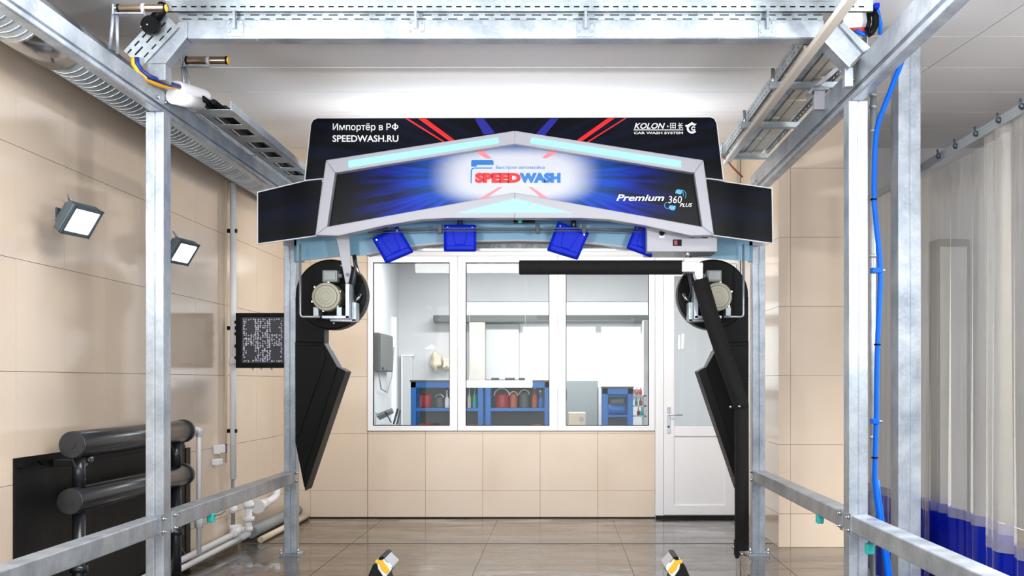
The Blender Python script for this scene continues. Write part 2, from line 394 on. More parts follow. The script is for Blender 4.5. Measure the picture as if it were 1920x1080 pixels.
hd = sub('door_handle', MB().prism(rect(1250, 1256.5, 763, 812, ZW), ZW-.02, ZW-.01).tube([P(1253, 778, ZW-.012), P(1253, 778, ZW-.06), P(1280, 778, ZW-.06)], .009, 8), 'steel', d1, 0.002)
sub('keyhole', MB().disc(P(1253.5, 800, ZW-.018), (0, -1, 0), .012, .012, 12), 'dark_steel', hd)
sub('threshold', MB().box(X(1229, ZW), X(1388, ZW), ZW-.04, ZW+.004, 0, .03), 'rubber', d1)

# ------------------------------------------------------------------ galvanised support frame
ZR, ZF_ = 9.49, 6.32
PLX0, PLX1, PRX0, PRX1 = -2.285, -2.185, 1.592, 1.698
def post(x0, x1, z, top, label):
    t = thing('support_post', label, 'post', ((x0+x1)/2, z+.06, 0), 'galvanised support posts')
    c = (x0+x1)/2
    sub('profile', MB().box(x0, c-.002, z, z+.12, .012, top).box(c+.002, x1, z, z+.12, .012, top).box(x0+.004, x1-.004, z+.004, z+.116, .012, top-.002), 'galv', t, 0.004)
    bp = sub('base_plate', MB().box(x0-.035, x1+.035, z-.03, z+.15, 0, .012), 'galv', t)
    for bx in (x0-.02, x1+.02):
        sub('anchor_bolt', MB().disc((bx, z-.015, .012), (0, 0, 1), .009, .05, 8).disc((bx, z-.015, .012), (0, 0, 1), .016, .014, 6), 'steel', t)
    return t
post(PLX0, PLX1, ZF_, 2.925, 'galvanised steel post nearest the black radiator pipes')
post(PLX0, PLX1, ZR, 2.925, 'galvanised steel post beside the black dotted display board')
post(PRX0, PRX1, ZF_, 2.985, 'galvanised steel post alongside the hanging blue hose')
post(PRX0, PRX1, ZR, 2.985, 'galvanised steel post next to the black foam-covered arm')
def rail(x0, x1, zb, zt, inner, label):
    t = thing('overhead_rail', label, 'rail', ((x0+x1)/2, 3.4, zb), 'overhead galvanised rails')
    h = zt-zb
    a, b_ = (x1, x0) if inner > 0 else (x0, x1)
    s = 1 if inner > 0 else -1
    g0, g1 = zb+h*.17, zb+h*.36
    poly = [(a, zt), (a, g1), (a-s*.012, g1), (a-s*.012, g1-.006), (a-s*.03, g1-.006), (a-s*.03, g0+.004), (a+s*.012, g0+.004), (a+s*.012, zb+.006), (a+s*.006, zb), (b_, zb), (b_, zt)]
    sub('profile', MB().prism(poly, 3.4, 9.75), 'galv', t, 0.002, 1)
    for y in (ZF_-.02, ZF_+.1, ZR-.02, ZR+.1):
        sub('bolt', MB().disc((a, y, zb+h*.55), (s, 0, 0), .011, .01, 6), 'steel', t)
    return t
rail(-2.258, -2.212, 2.925, 3.058, 1, 'long galvanised overhead rail above the beige tiled wall side')
rail(1.62, 1.668, 2.985, 3.185, -1, 'long galvanised overhead rail on the curtain side')
def low_bar(x0, x1, y0, y1, z0, z1, label, inner):
    t = thing('guard_bar', label, 'rail', ((x0+x1)/2, y0, z0), 'galvanised guard bars')
    sub('profile', MB().box(x0, x1, y0, y1, z0, z1), 'galv', t, 0.006)
    xf = x1 if inner > 0 else x0
    for y in ((y0+.004, y1-.064) if y0 > 5 else (y1-.064,)):
        pl = sub('end_plate', MB().box(xf if inner > 0 else xf-.006, xf+.006 if inner > 0 else xf, y, y+.06, z0-.012, z1+.012), 'galv', t, .001, 1)
        for z in (z0+.012, z1-.012):
            sub('bolt', MB().disc((xf+inner*.006, y+.03, z), (inner, 0, 0), .011, .012, 6).disc((xf+inner*.018, y+.03, z), (inner, 0, 0), .006, .01, 6), 'steel', pl)
    return t
low_bar(PLX0, PLX1, 3.4, ZF_-.001, .6, .695, 'galvanised guard bar at the very front, crossing the black wall sheet', 1)
low_bar(PLX0, PLX1, ZF_+.121, ZR-.001, .6, .695, 'galvanised guard bar in front of the white drain pipes', 1)
low_bar(PRX0, PRX1, 3.4, ZF_-.001, .61, .705, 'galvanised guard bar at the very front, crossing the blue curtain hem', -1)
low_bar(PRX0, PRX1, ZF_+.121, ZR-.001, .61, .705, 'galvanised guard bar in front of the beige tiled pillar', -1)
def sensor(px, py, Z, label):
    t = thing('proximity_sensor', label, 'sensor', tuple(P(px, py, Z)), 'teal sensors under the guard bars')
    c = P(px, py, Z)
    sub('body', MB().box(c.x-.02, c.x+.02, c.y-.03, c.y+.03, c.z-.03, c.z+.026), 'teal', t, .006)
    sub('cable', MB().tube([c+Vector((0.02, 0, .01)), c+Vector((.05, 0.03, .015)), c+Vector((.06, .1, .03))], .004, 6), 'dgrey', t)
sensor(396, 970, 7.23, 'small teal sensor under the bar on the radiator side')
sensor(1537, 972, 7.12, 'small teal sensor under the bar by the pillar')
sensor(1630, 1028, 6.1, 'small teal sensor below the bar by the blue hose')

# ------------------------------------------------------------------ sign board on the gantry
k0 = 8.7
sg = thing('gantry_sign', 'wide black illuminated sign with white chevron frame across the wash gantry', 'sign', (X(965, k0), k0, V(460, k0)))
def panel(name, pts, Z, t, m, parent=None, c=(965, 334), bevel=0):
    o = P(c[0], c[1], Z)
    poly = [(a-o.x, b_-o.z) for a, b_ in poly_px(pts, Z)]
    ob = MB().prism(poly, 0, t).build(name, m, parent or sg, bevel)
    ob.location = o
    return ob
def grow(pts, d):
    cx = sum(p[0] for p in pts)/len(pts); cy = sum(p[1] for p in pts)/len(pts)
    out = []
    for i, p in enumerate(pts):
        a, b_ = Vector(pts[i-1]), Vector(pts[(i+1) % len(pts)]); p = Vector(p)
        n1 = (p-a).normalized(); n2 = (b_-p).normalized()
        q1 = Vector((n1.y, -n1.x)); q2 = Vector((n2.y, -n2.x)); m_ = (q1+q2)
        m_ = m_/max(m_.dot(q1), .35)
        out.append(p+m_*d)
    return out
up = [(572.5, 337), (583.6, 234), (587, 226), (594.6, 222), (1332, 220), (1339, 223), (1343, 231), (1355.5, 337), (1324, 333), (602, 334)]
lw = [(484, 361), (572, 340), (602, 335), (604, 342), (591, 441), (484, 456)]
rw = [(1326, 335), (1356, 341), (1446.5, 354), (1448, 455), (1338, 440), (1324, 340)]
for nm, pts, z in (('upper_panel', up, 8.66), ('wing_panel', lw, 8.69), ('wing_panel', rw, 8.69)):
    fp = panel(nm, pts, z, .02, 'print_dark')
    panel('white_edge', grow(pts, 2.0), z+.006, .03, 'white', sg)
# print strips on the upper panel
def strip(pts, Z, m, parent=None): return panel('printed_stripe', pts, Z-.0015, .001, m, parent or sg)
for pts, m in (([(784, 222.5), (798.6, 222.5), (853, 263), (842, 264)], 'red'), ([(760, 222.5), (766, 222.5), (833.5, 265), (830, 266)], 'red'),
               ([(890, 222.5), (907, 222.5), (928.6, 250), (907, 252)], 'printblue'), ([(1152.7, 221.5), (1139.7, 221.5), (1080, 264), (1091, 265)], 'red'),
               ([(1175, 221.5), (1171, 221.5), (1100, 266), (1103, 267)], 'red'), ([(1047, 222.5), (1031.6, 222.5), (1004, 252), (1021, 254)], 'printblue')):
    strip(pts, 8.66, m)
# printed centre
inner = [(628, 324), (965.5, 269.6), (1301, 324), (1316, 425.6), (965, 361), (613, 425)]
panel('printed_centre', grow(inner, 3), 8.66, .012, 'print_centre', c=(965, 330)).location.y = 8.645
for pts in ([(886, 281.5), (902, 279), (922, 297), (911, 297)], [(1036, 279.5), (1051, 282.5), (1024, 297), (1016, 296)],
            [(896, 374), (913, 371), (942.7, 350.5), (935.6, 350.5)], [(1014.8, 371), (1032, 374), (997, 350.5), (990, 350)]):
    strip(pts, 8.645, 'pink')
# white chevron frame (proud of the print)
ZC = 8.57
L_, mir = [], lambda pts: [(1930-a, b_) for a, b_ in pts][::-1]
bars = [[(611, 300), (965, 245), (965.5, 269.6), (628, 324)], [(611, 300), (628, 324), (613, 425), (591, 441)],
        [(613, 425), (965, 361), (965, 409), (840, 409), (790, 411.5), (720, 423), (635, 442), (591, 441)]]
for b_ in bars:
    for pts in (b_, mir(b_)):
        panel('frame_bar', pts, ZC, .11, 'whitepaint', bevel=0.006)
for pts in ([(652, 301), (934, 257), (936, 268), (653, 314)],):
    for q in (pts, mir(pts)): panel('light_bar', q, ZC-.012, .02, 'led', bevel=0.008)
panel('light_triangle', [(966, 372), (1073, 399), (857, 399)], ZC-.006, .012, 'led', bevel=.003)
# lettering
def text_mesh(body, bold=0.0, shear=0.0):
    cu = bpy.data.curves.new('lettering', 'FONT'); cu.body = body; cu.offset = bold; cu.shear = shear; cu.resolution_u = 3; cu.size = 1
    ob = bpy.data.objects.new('lettering', cu); COL.objects.link(ob)
    dg = bpy.context.evaluated_depsgraph_get(); dg.update()
    me = bpy.data.meshes.new_from_object(ob.evaluated_get(dg)); bpy.data.objects.remove(ob); bpy.data.curves.remove(cu)
    return me
def letters(name, body, px0, px1, py0, py1, Z, m, bold=0.0, shear=0.0, parent=None):
    me = text_mesh(body, bold, shear)
    xs_ = [v.co.x for v in me.vertices]; ys_ = [v.co.y for v in me.vertices]
    a0, a1, b0, b1 = min(xs_), max(xs_), min(ys_), max(ys_)
    x0, x1, z1, z0 = X(px0, Z), X(px1, Z), V(py0, Z), V(py1, Z)
    for v in me.vertices:
        v.co = ((v.co.x-a0)/(a1-a0)*(x1-x0)-(x1-x0)/2, 0, (v.co.y-b0)/(b1-b0)*(z1-z0)-(z1-z0)/2)
    me.materials.clear()
    o = link(name, me, m, parent or sg); o.location = ((x0+x1)/2, Z, (z0+z1)/2)
    return o
ZT = 8.657
letters('lettering', 'Импортёр в Р', 624, 733, 231, 247.5, ZT, 'wtext', .01)
panel('lettering', [(740.8+6.2*math.cos(i*math.pi/12), 237.7-4.3*math.sin(i*math.pi/12)) for i in range(24)], ZT, .001, 'wtext')
panel('letter_counter', [(740.8+4.2*math.cos(i*math.pi/12), 237.7-2.6*math.sin(i*math.pi/12)) for i in range(24)], ZT-.0006, .001, 'black')
panel('lettering', [(739.7, 231), (741.9, 231), (741.9, 244.3), (739.7, 244.3)], ZT-.0012, .001, 'wtext')
letters('lettering', 'SPEEDWASH.RU', 623.5, 747, 253.5, 266, ZT, 'wtext', .018)
letters('lettering', 'KOLON', 1189, 1247, 230.5, 241.5, ZT, 'wtext', .02, .3)
letters('lettering', '·', 1250.5, 1253.5, 235.5, 238.5, ZT, 'wtext')
letters('lettering', '田', 1256.5, 1267, 230.5, 241, ZT, 'wtext', .01)
letters('lettering', '长', 1271, 1281, 230, 241.5, ZT, 'wtext', .012)
panel('underline', [(1188, 242.8), (1281, 242.8), (1281, 244.2), (1188, 244.2)], ZT, .001, 'wtext')
letters('lettering', 'CAR WASH SYSTEM', 1188.5, 1280.5, 247, 251.5, ZT, 'wtext', .02)
def arc(cx, cy, r0, r1, a0, a1, n=14):
    o = [(cx+r1*math.cos(math.radians(a0+(a1-a0)*i/n)), cy-r1*math.sin(math.radians(a0+(a1-a0)*i/n))) for i in range(n+1)]
    i_ = [(cx+r0*math.cos(math.radians(a0+(a1-a0)*i/n)), cy-r0*math.sin(math.radians(a0+(a1-a0)*i/n))) for i in range(n+1)]
    return o+i_[::-1]
panel('emblem_arc', arc(1297.5, 240.5, 6.2, 10, 60, 322), ZT, .001, 'wtext')
panel('emblem_arc', arc(1300, 240.8, 2, 4.2, 20, 340), ZT, .001, 'wtext')
panel('emblem_tip', [(1289, 234), (1297.5, 228.8), (1303, 232.5), (1306.5, 231.5), (1303, 236), (1297, 234), (1291, 239), (1284.5, 236.8), (1285.5, 234)], ZT-.0008, .001, 'wtext')
ZL = 8.642
letters('lettering', 'SPEED', 890.5, 976.5, 324, 343, ZL, 'logored', .075)
letters('lettering', 'WASH', 974, 1051, 324, 343, ZL, 'logoblue', .075)
letters('lettering', 'Быстрая автомойка', 930, 1021, 310.5, 318.5, ZL, 'logoblue', .0, .1)
panel('emblem_roof', [(883.5, 312.5), (883.5, 302), (885.5, 300), (923, 300), (925.5, 302.5), (925.5, 309.3), (894.5, 309.3), (893.5, 312.5)], ZL, .001, 'logoblue')
panel('emblem_line', [(889, 314.2), (923, 314.2), (923, 316.2), (889.5, 316.2), (886, 317.5), (885, 320), (884.3, 343.5), (882.3, 343.5), (882.7, 319), (884.5, 315.5)], ZL, .001, 'logoblue')
letters('lettering', 'Premium', 1155.5, 1245.5, 364.5, 377, ZL, 'wtext', .02, .3)
letters('lettering', '360', 1253, 1278.5, 367.5, 381, ZL, 'wtext', .0, .12)
letters('lettering', 'PLUS', 1274.5, 1298, 381, 388, ZL, 'wtext', .015, .3)
panel('emblem_wedge', [(1266, 362), (1268, 356), (1273, 355), (1281, 356.5), (1278.5, 362), (1276, 364.5)], ZL, .001, 'cyanprint')
panel('emblem_wedge', [(1253.5, 390), (1256, 385), (1267, 386), (1266, 392), (1263, 394.5), (1258, 393.5)], ZL, .001, 'cyanprint')
panel('emblem_arc', arc(1277, 365.5, 8.8, 9.8, -40, 110), ZL, .001, 'cyanprint')
panel('emblem_arc', arc(1275, 364.5, 6, 6.8, -30, 60), ZL, .001, 'cyanprint')
panel('emblem_arc', arc(1252, 385, 5.5, 6.5, 100, 280), ZL, .001, 'cyanprint')

# ------------------------------------------------------------------ gantry arch below the sign
ga = thing('gantry_beam', 'pale blue arched crossbeam of the wash gantry behind the sign', 'beam', (X(980, 9.2), 9.2, 2.4))
arch_b = [(556, 490), (632, 481), (690, 478), (740, 466), (800, 456.5), (880, 451), (970, 449.5), (1060, 451), (1130, 456), (1190, 464.5), (1240, 475), (1345, 485), (1405, 489)]
sub('arch_web', MB().prism(poly_px(arch_b+[(1405, 395), (556, 395)], 9.15), 9.15, 9.17), 'paleblue', ga)
sub('top_flange', MB().box(X(556, 9.15), X(1405, 9.15), 8.76, 9.44, V(395, 9.15), V(392, 9.15)), 'paleblue', ga)
lip = [(690, 477), (740, 467), (800, 458), (880, 452.5), (970, 451), (1060, 452.5), (1130, 458), (1190, 466), (1240, 476)]
up_ = poly_px(lip, 9.2); lo_ = poly_px([(a, b_+3) for a, b_ in lip], 9.2)
sub('arch_lip', MB().prism(up_+lo_[::-1], 9.13, 9.28), 'whitepaint', ga)
soff = [(790, 460), (840, 457), (900, 455), (970, 454.5), (1040, 455), (1100, 457), (1150, 460), (1178, 463)]
sub('soffit_plate', MB().prism(poly_px(soff+[(1178, 466), (770, 466), (770, 463)], 9.3), 9.3, 9.34), galv('soffit_metal', (70, 72, 74), (150, 152, 152), .45, .8), ga)
sub('lower_chord', MB().prism(poly_px([(745, 466), (1195, 466), (1195, 470), (745, 470)], 9.28), 9.28, 9.36), 'steel', ga)
for yy, r in ((428, .006), (433, .005)):
    sub('conduit', MB().tube([P(690, yy+4, 8.95), P(800, yy, 8.95), P(1100, yy, 8.95), P(1205, yy+2, 8.95)], r, 6), 'dgrey', ga)
for px in (825, 1008, 1095):
    sub('clamp', MB().box(X(px-4, 8.95), X(px+4, 8.95), 8.93, 8.98, V(438, 8.95), V(420, 8.95)), 'dark_steel', ga, .003)
sub('sensor_head', MB().box(X(963, 8.9), X(1003, 8.9), 8.86, 8.95, V(418, 8.9), V(410, 8.9)), 'black', ga, .004)
sub('sensor_lens', MB().disc(P(975, 414, 8.86), (0, -1, 0), .018, .008, 12), 'teal', ga)
for px in (543, 1420):
    s = 1 if px < 900 else -1
    sub('carriage_plate', MB().box(X(px+(-10 if s > 0 else -23), 9.4), X(px+(23 if s > 0 else 10), 9.4), 9.36, 9.38, V(462, 9.4), V(440, 9.4)), 'whitepaint', ga, .003)
    sub('side_channel', MB().box(X(px+s*14-4, 9.4), X(px+s*14+14, 9.4) if s > 0 else X(px+s*14+4, 9.4), 9.36, 9.4, V(492, 9.4), V(440, 9.4)), 'paleblue', ga, .002)

# blue plastic covers
def cover(pts, label, Z=8.98):
    t = thing('nozzle_cover', label, 'cover', tuple(P(sum(p[0] for p in pts)/4, max(p[1] for p in pts), Z)), 'blue covers under the sign')
    c = (sum(p[0] for p in pts)/4, sum(p[1] for p in pts)/4)
    f = [(c[0]+(a-c[0])*.86, c[1]+(b_-c[1])*.86) for a, b_ in pts]
    A = [P(a, b_, Z+.14) for a, b_ in pts]; B_ = [P(a, b_, Z) for a, b_ in pts]; C_ = [P(a, b_, Z-.02) for a, b_ in f]
    mb = MB(); vs = A+B_+C_
    fs = [(0, 1, 2, 3), (8, 9, 10, 11)]
    for i in range(4):
        j = (i+1) % 4; fs += [(i, j, 4+j, 4+i), (4+i, 4+j, 8+j, 8+i)]
    mb.add(vs, fs); sub('shell', mb, 'blue', t, .012, 3)
    g = [(c[0]+(a-c[0])*.5, c[1]+(b_-c[1])*.5) for a, b_ in pts]
    mix = lambda p, q, k: (p[0]+(q[0]-p[0])*k, p[1]+(q[1]-p[1])*k)
    lowband = [mix(f[0], f[3], .8), mix(f[1], f[2], .8), f[2], f[3]]
    sub('lower_lip', MB().prism(poly_px(lowband, Z-.034), Z-.034, Z-.015), 'blue', t, .008, 3)
    dent = [mix(g[0], g[3], -.3), mix(g[1], g[2], -.3), mix(g[2], g[3], .2), mix(g[3], g[2], .2)]
    sub('raised_panel', MB().prism(poly_px(dent, Z-.027), Z-.027, Z-.015), 'blue', t, .006, 2)
    for p in (pts[0], pts[1]):
        q = (c[0]+(p[0]-c[0])*.76, c[1]+(p[1]-c[1])*.76)
        sub('screw', MB().disc(P(q[0], q[1], Z-.018), (0, -1, 0), .007, .007, 8), 'steel', t)
    m_ = ((pts[0][0]+pts[1][0])/2, (pts[0][1]+pts[1][1])/2)
    sub('hanger', MB().tube([P(m_[0], m_[1]+6, Z+.08), P(m_[0], m_[1]-22, Z+.1)], .02, 8), 'dark_steel', t)
cover([(697, 447), (747, 424), (776, 473), (724, 495)], 'blue plastic cover tilted outward, nearest the left blower')
cover([(832, 421), (893, 421), (893, 472), (832, 472)], 'blue plastic cover hanging square and upright')
cover([(1046, 415), (1105, 436), (1083, 488), (1025, 470)], 'blue plastic cover hanging tilted above the black arm tip')
cover([(1192, 420), (1228, 430), (1222, 484), (1174, 466)], 'blue plastic cover half hidden by the grey control box')

# ------------------------------------------------------------------ blowers
def blower(right, label):
    f = (lambda a: 1957-a) if right else (lambda a: a)
    Q = lambda a, b_, Z: P(f(a), b_, Z)
    pp = lambda pts, Z: poly_px([(f(a), b_) for a, b_ in pts], Z)
    bx = lambda a0, a1, b0, b1, y0, y1, Z: MB().box(min(X(f(a0), Z), X(f(a1), Z)), max(X(f(a0), Z), X(f(a1), Z)), y0, y1, V(b1, Z), V(b0, Z))
    ZD = 9.25
    t = thing('air_blower', label, 'blower', tuple(Q(610, 921, ZD)), 'black air blowers with downward nozzles')
    r = 66*ZD/F
    sub('fan_housing', MB().disc(Q(620, 552, ZD), (0, 1, 0), r, .2, 48), 'black', t, .012, 3)
    sub('housing_rim', MB().disc(Q(621, 553, ZD+.2), (0, 1, 0), r+.008, .012, 48), 'steel', t)
    sub('outlet_neck', MB().prism(pp([(553.5, 556), (600, 556), (608, 616), (608, 644), (553.5, 644)], ZD), ZD+.004, ZD+.19), 'black', t, .006)
    sub('nozzle_duct', MB().prism(pp([(553.5, 640), (607, 642), (634, 690), (571, 915), (554, 829)], ZD), ZD-.012, ZD+.2), 'black', t, .008)
    sub('nozzle_panel', MB().prism(pp([(554.5, 648), (606, 648), (611, 674), (559, 822), (554.5, 812)], ZD-.012), ZD-.03, ZD-.01), 'black', t, .004)
    sub('nozzle_lip', MB().prism(pp([(633, 688), (648, 696), (571.5, 921), (570.5, 884)], ZD-.06), ZD-.06, ZD+.2), 'black', t, .006)
    sub('duct_back_plate', MB().prism(pp([(608, 616), (615, 616), (615, 640), (638, 686), (632, 688), (608, 645)], ZD+.19), ZD+.17, ZD+.2), 'steel', t)
    # motor
    ZM = 9.0
    mo = sub('motor', MB().disc(Q(611, 556, ZM), (0, 1, 0), 27*ZM/F, ZD-ZM, 32), 'motor', t, .012, 3)
    for rr, d in ((21, .006), (15, .009), (9.5, .012)):
        sub('motor_cap_ring', MB().disc(Q(611, 556, ZM), (0, -1, 0), rr*ZM/F, d, 28), 'motor', mo, .003, 1)
        sub('motor_groove', MB().disc(Q(611, 556, ZM), (0, -1, 0), (rr+1)*ZM/F, d-.0035, 28), 'ring_dark', mo)
    for a in range(6):
        an = math.radians(a*60+20); c = Q(611, 556, ZM+.03)+Vector((math.cos(an), 0, math.sin(an)))*27.5*ZM/F
        sub('motor_bolt', MB().disc(c, (0, 1, 0), .009, .04, 8), 'steel', mo)
    tb = sub('terminal_box', bx(603, 631, 506, 528, ZM+.02, ZM+.13, ZM), 'motorbox', t, .008)
    sub('box_lid', bx(606, 628, 509, 525, ZM+.008, ZM+.021, ZM), 'motorbox', tb, .003)
    sub('cable_gland', MB().tube([Q(631, 517, ZM+.07), Q(641, 517, ZM+.07)], .017, 10), 'motorbox', tb)
    for a in (590, 634):
        sub('motor_foot', bx(a-5, a+5, 575, 592, ZM+.04, ZM+.2, ZM), 'galv2', t, .003)
    # bracket
    ZK = 8.97
    sub('support_rod', MB().tube([Q(563, 458, ZK), Q(563, 588, ZK), Q(564.5, 592.5, ZK), Q(568, 594, ZK), Q(600, 594, ZK)], .009, 8), 'galv', t)
    sub('bracket', bx(604, 655, 592, 597, ZK-.01, ZK+.2, ZK).box(min(X(f(648), ZK), X(f(655), ZK)), max(X(f(648), ZK), X(f(655), ZK)), ZK-.01, ZK+.2, V(597, ZK), V(532, ZK)), 'galv', t, .002)
    sub('mounting_angle', bx(655, 663, 565, 601, ZK+.1, ZK+.26, ZK).box(min(X(f(614), ZK), X(f(663), ZK)), max(X(f(614), ZK), X(f(663), ZK)), ZK+.1, ZK+.26, V(601, ZK), V(597, ZK)), 'galv2', t, .002)
    if not right:
        sub('hanger_plate', MB().prism(pp([(630, 443), (655, 443), (658, 505), (653, 530), (648, 532)], 8.92), 8.92, 8.945), 'whitepaint', t, .003)
        sub('pivot_bolt', MB().disc(Q(652, 515, 8.92), (0, -1, 0), .014, .012, 10), 'dark_steel', t)
    sub('air_hose', MB().tube([Q(664, 478, 9.12), Q(667, 500, 9.12), Q(662, 525, 9.12), Q(659, 545, 9.14), Q(664, 560, 9.17), Q(672, 556, 9.2)], .017, 8), 'dark_steel', t)
    sub('hose_elbow', MB().tube([Q(660, 565, 9.2), Q(670, 561, 9.19), Q(675, 550, 9.2)], .016, 8), 'steel', t)
    sub('hose_coupling', MB().tube([Q(664, 488, 9.1), Q(671, 508, 9.1), Q(674, 516, 9.11)], .014, 8), 'steel', t)
    for a, b_ in ((626, 606), (640, 498)):
        sub('housing_bolt', MB().hemi(Q(a, b_, ZD-.004), .013), 'steel', t)
    return t
blower(False, 'round black air blower beside the dotted display board')
blower(True, 'round black air blower behind the foam-covered arm, before the door')

# ------------------------------------------------------------------ control box and spray arm
cb = thing('control_box', 'light grey sheet-metal box with black switches under the sign', 'control box', tuple(P(1278, 474, 8.8)))
ZX = 8.8
sub('housing', MB().prism(poly_px([(1213, 412), (1345, 412), (1345, 472), (1213, 472)], ZX), ZX, ZX+.42), 'whitepaint', cb, .006)
sub('knob', MB().disc(P(1241, 437, ZX), (0, -1, 0), .02, .02, 16), 'black', cb, .003)
sub('knob_plate', MB().prism(rect(1236, 1246, 442, 446, ZX-.003), ZX-.004, ZX), 'white', cb)
sw = sub('switch_panel', MB().prism(rect(1262, 1278, 449, 461, ZX-.008), ZX-.01, ZX), 'black', cb, .002)
sub('rocker', MB().prism(rect(1264, 1270, 451, 459, ZX-.014), ZX-.015, ZX-.009), 'redcan', sw)
for a in (1297, 1321):
    sub('socket', MB().prism(rect(a-5, a+6, 441, 446, ZX-.008), ZX-.01, ZX), 'black', cb, .002)
for a in (1237, 1260, 1281):
    sub('screw', MB().disc(P(a, 474.5, ZX+.03), (0, 0, -1), .008, .01, 8), 'steel', cb)
arm = thing('spray_arm', 'long black foam-covered L-shaped spray arm hanging almost to the floor', 'spray arm', tuple(P(1390, 1040, 8.85)))
ZA = 8.85
sub('boom', MB().tube([P(973.5, 501.5, ZA), P(1280, 501.5, ZA)], 13.6*ZA/F, 24), 'foam', arm, .006, 2)
sub('swivel_block', MB().box(X(1277, ZA), X(1304, ZA), ZA-.07, ZA+.07, V(511, ZA), V(492, ZA)).box(X(1282, ZA), X(1298, ZA), ZA-.04, ZA+.04, V(492, ZA), V(484, ZA)), 'white', arm, .005)
sub('elbow_plate', MB().prism(poly_px([(1303, 492), (1318, 492), (1318, 522), (1307, 524), (1303, 515)], ZA-.08), ZA-.08, ZA+.06), 'white', arm, .004)
sub('pivot_bolt', MB().disc(P(1310.5, 517, ZA-.08), (0, -1, 0), .012, .012, 8), 'steel', arm)
sub('pivot_shaft', MB().tube([P(1289, 485, ZA), P(1289, 466, ZA)], .02, 10), 'steel', arm)
sub('upper_drop', MB().tube([P(1312, 524, ZA-.02), P(1330, 585, ZA-.02), P(1362, 680, ZA-.02), P(1381, 735, ZA-.02), P(1389, 758, ZA-.02), P(1390, 766, ZA-.02)], [15.5*ZA/F]*3+[15*ZA/F]*2+[14*ZA/F], 22), 'foam', arm)
sub('lower_drop', MB().tube([P(1390.5, 762, ZA-.02), P(1391, 1032, ZA-.02)], 13.2*ZA/F, 22), 'foam', arm, .004)
sub('joint_bolt', MB().hemi(P(1386, 762, ZA-.08), .012).hemi(P(1370, 763, ZA-.03), .012), 'steel', arm)
sub('end_flap', MB().prism(poly_px([(1377, 1012), (1381, 1012), (1388, 1040), (1385, 1047), (1380, 1048), (1377, 1040)], ZA-.05), ZA-.05, ZA-.02), 'rubber', arm, .003)
sub('end_bolt', MB().hemi(P(1375.5, 1026, ZA-.05), .012).hemi(P(1391, 1039, ZA-.07), .012), 'steel', arm)
sub('end_bracket', MB().tube([P(1391, 1038, ZA-.04), P(1399, 1041, ZA), P(1404, 1043, ZA+.1)], .008, 6), 'steel', arm)

# ------------------------------------------------------------------ overhead crossbeam, trays, duct
def slotted(mb, o, u, v, w, L, Hh, t, rows):
    """plate L x Hh x t with rows of real slots: rows = (v0, v1, slot, pitch, phase)"""
    u, v, w, o = Vector(u), Vector(v), Vector(w), Vector(o); z = 0
    for v0, v1, sl, pitch, ph in rows:
        mb.obox(o+v*z, u, v, w, L, v0-z, t); x = 0; s = ph
        while s+sl < L:
            mb.obox(o+u*x+v*v0, u, v, w, s-x, v1-v0, t); x = s+sl; s += pitch
        mb.obox(o+u*x+v*v0, u, v, w, L-x, v1-v0, t); z = v1
    mb.obox(o+v*z, u, v, w, L, Hh-z, t); return mb
ZX2 = 6.2
cbm = thing('cross_channel', 'galvanised crossbeam spanning between both overhead rails near the ceiling', 'beam', tuple(P(950, 72, ZX2)))
x0, x1 = X(352, ZX2), X(1545, ZX2); hb, ht = V(70, ZX2), V(39, ZX2)
sub('channel', MB().box(x0, x1, ZX2, ZX2+.006, hb, ht).box(x0, x1, ZX2, ZX2+.1, hb-.008, hb).box(x0, x1, ZX2, ZX2+.1, ht, ht+.004), 'galv', cbm, .002, 1)
sub('slotted_side', slotted(MB(), (x0-.06, ZX2+.03, ht+.004), (1, 0, 0), (0, 0, 1), (0, 1, 0), x1-x0+.06, .05, .004, [(.012, .018, .05, .085, .02), (.034, .04, .05, .085, .05)]), 'galv2', cbm)
sub('tray_back', MB().box(x0-.06, x1, ZX2+.045, ZX2+.05, ht+.0045, ht+.05), 'dark_steel', cbm)
xt0, xt1 = X(312, ZX2), X(1636, ZX2)
hz = V(22, ZX2)
sub('slotted_top', slotted(MB(), (xt0, ZX2-.01, hz), (1, 0, 0), (0, 0, 1), (0, 1, 0), xt1-xt0, .052, .004, [(.02, .029, .03, .053, .03)]), 'galv2', cbm)
sub('tray_top_back', MB().box(xt0, xt1, ZX2+.01, ZX2+.016, hz, hz+.052), 'dark_steel', cbm)
sub('top_lip', MB().box(xt0, xt1, ZX2-.016, ZX2+.02, hz+.052, hz+.058), 'galv2', cbm)
for px in (441, 780, 1098, 1438):
    br = sub('splice_bracket', MB().box(X(px-16, ZX2), X(px+16, ZX2), ZX2-.006, ZX2, hb+.002, ht-.002).box(X(px-2.5, ZX2), X(px+2.5, ZX2), ZX2-.03, ZX2-.006, V(56, ZX2), V(22, ZX2)), 'galv', cbm, .001, 1)
    for dx in (-11, 11):
        for y in (43, 59):
            sub('bolt', MB().disc(P(px+dx, y, ZX2-.006), (0, -1, 0), .008, .008, 8), 'steel', br)
for px in (480, 940, 1348):
    sub('drain_clip', MB().tube([P(px, 70, ZX2+.02), P(px+3, 75, ZX2+.02)], .01, 6), 'grey', cbm)
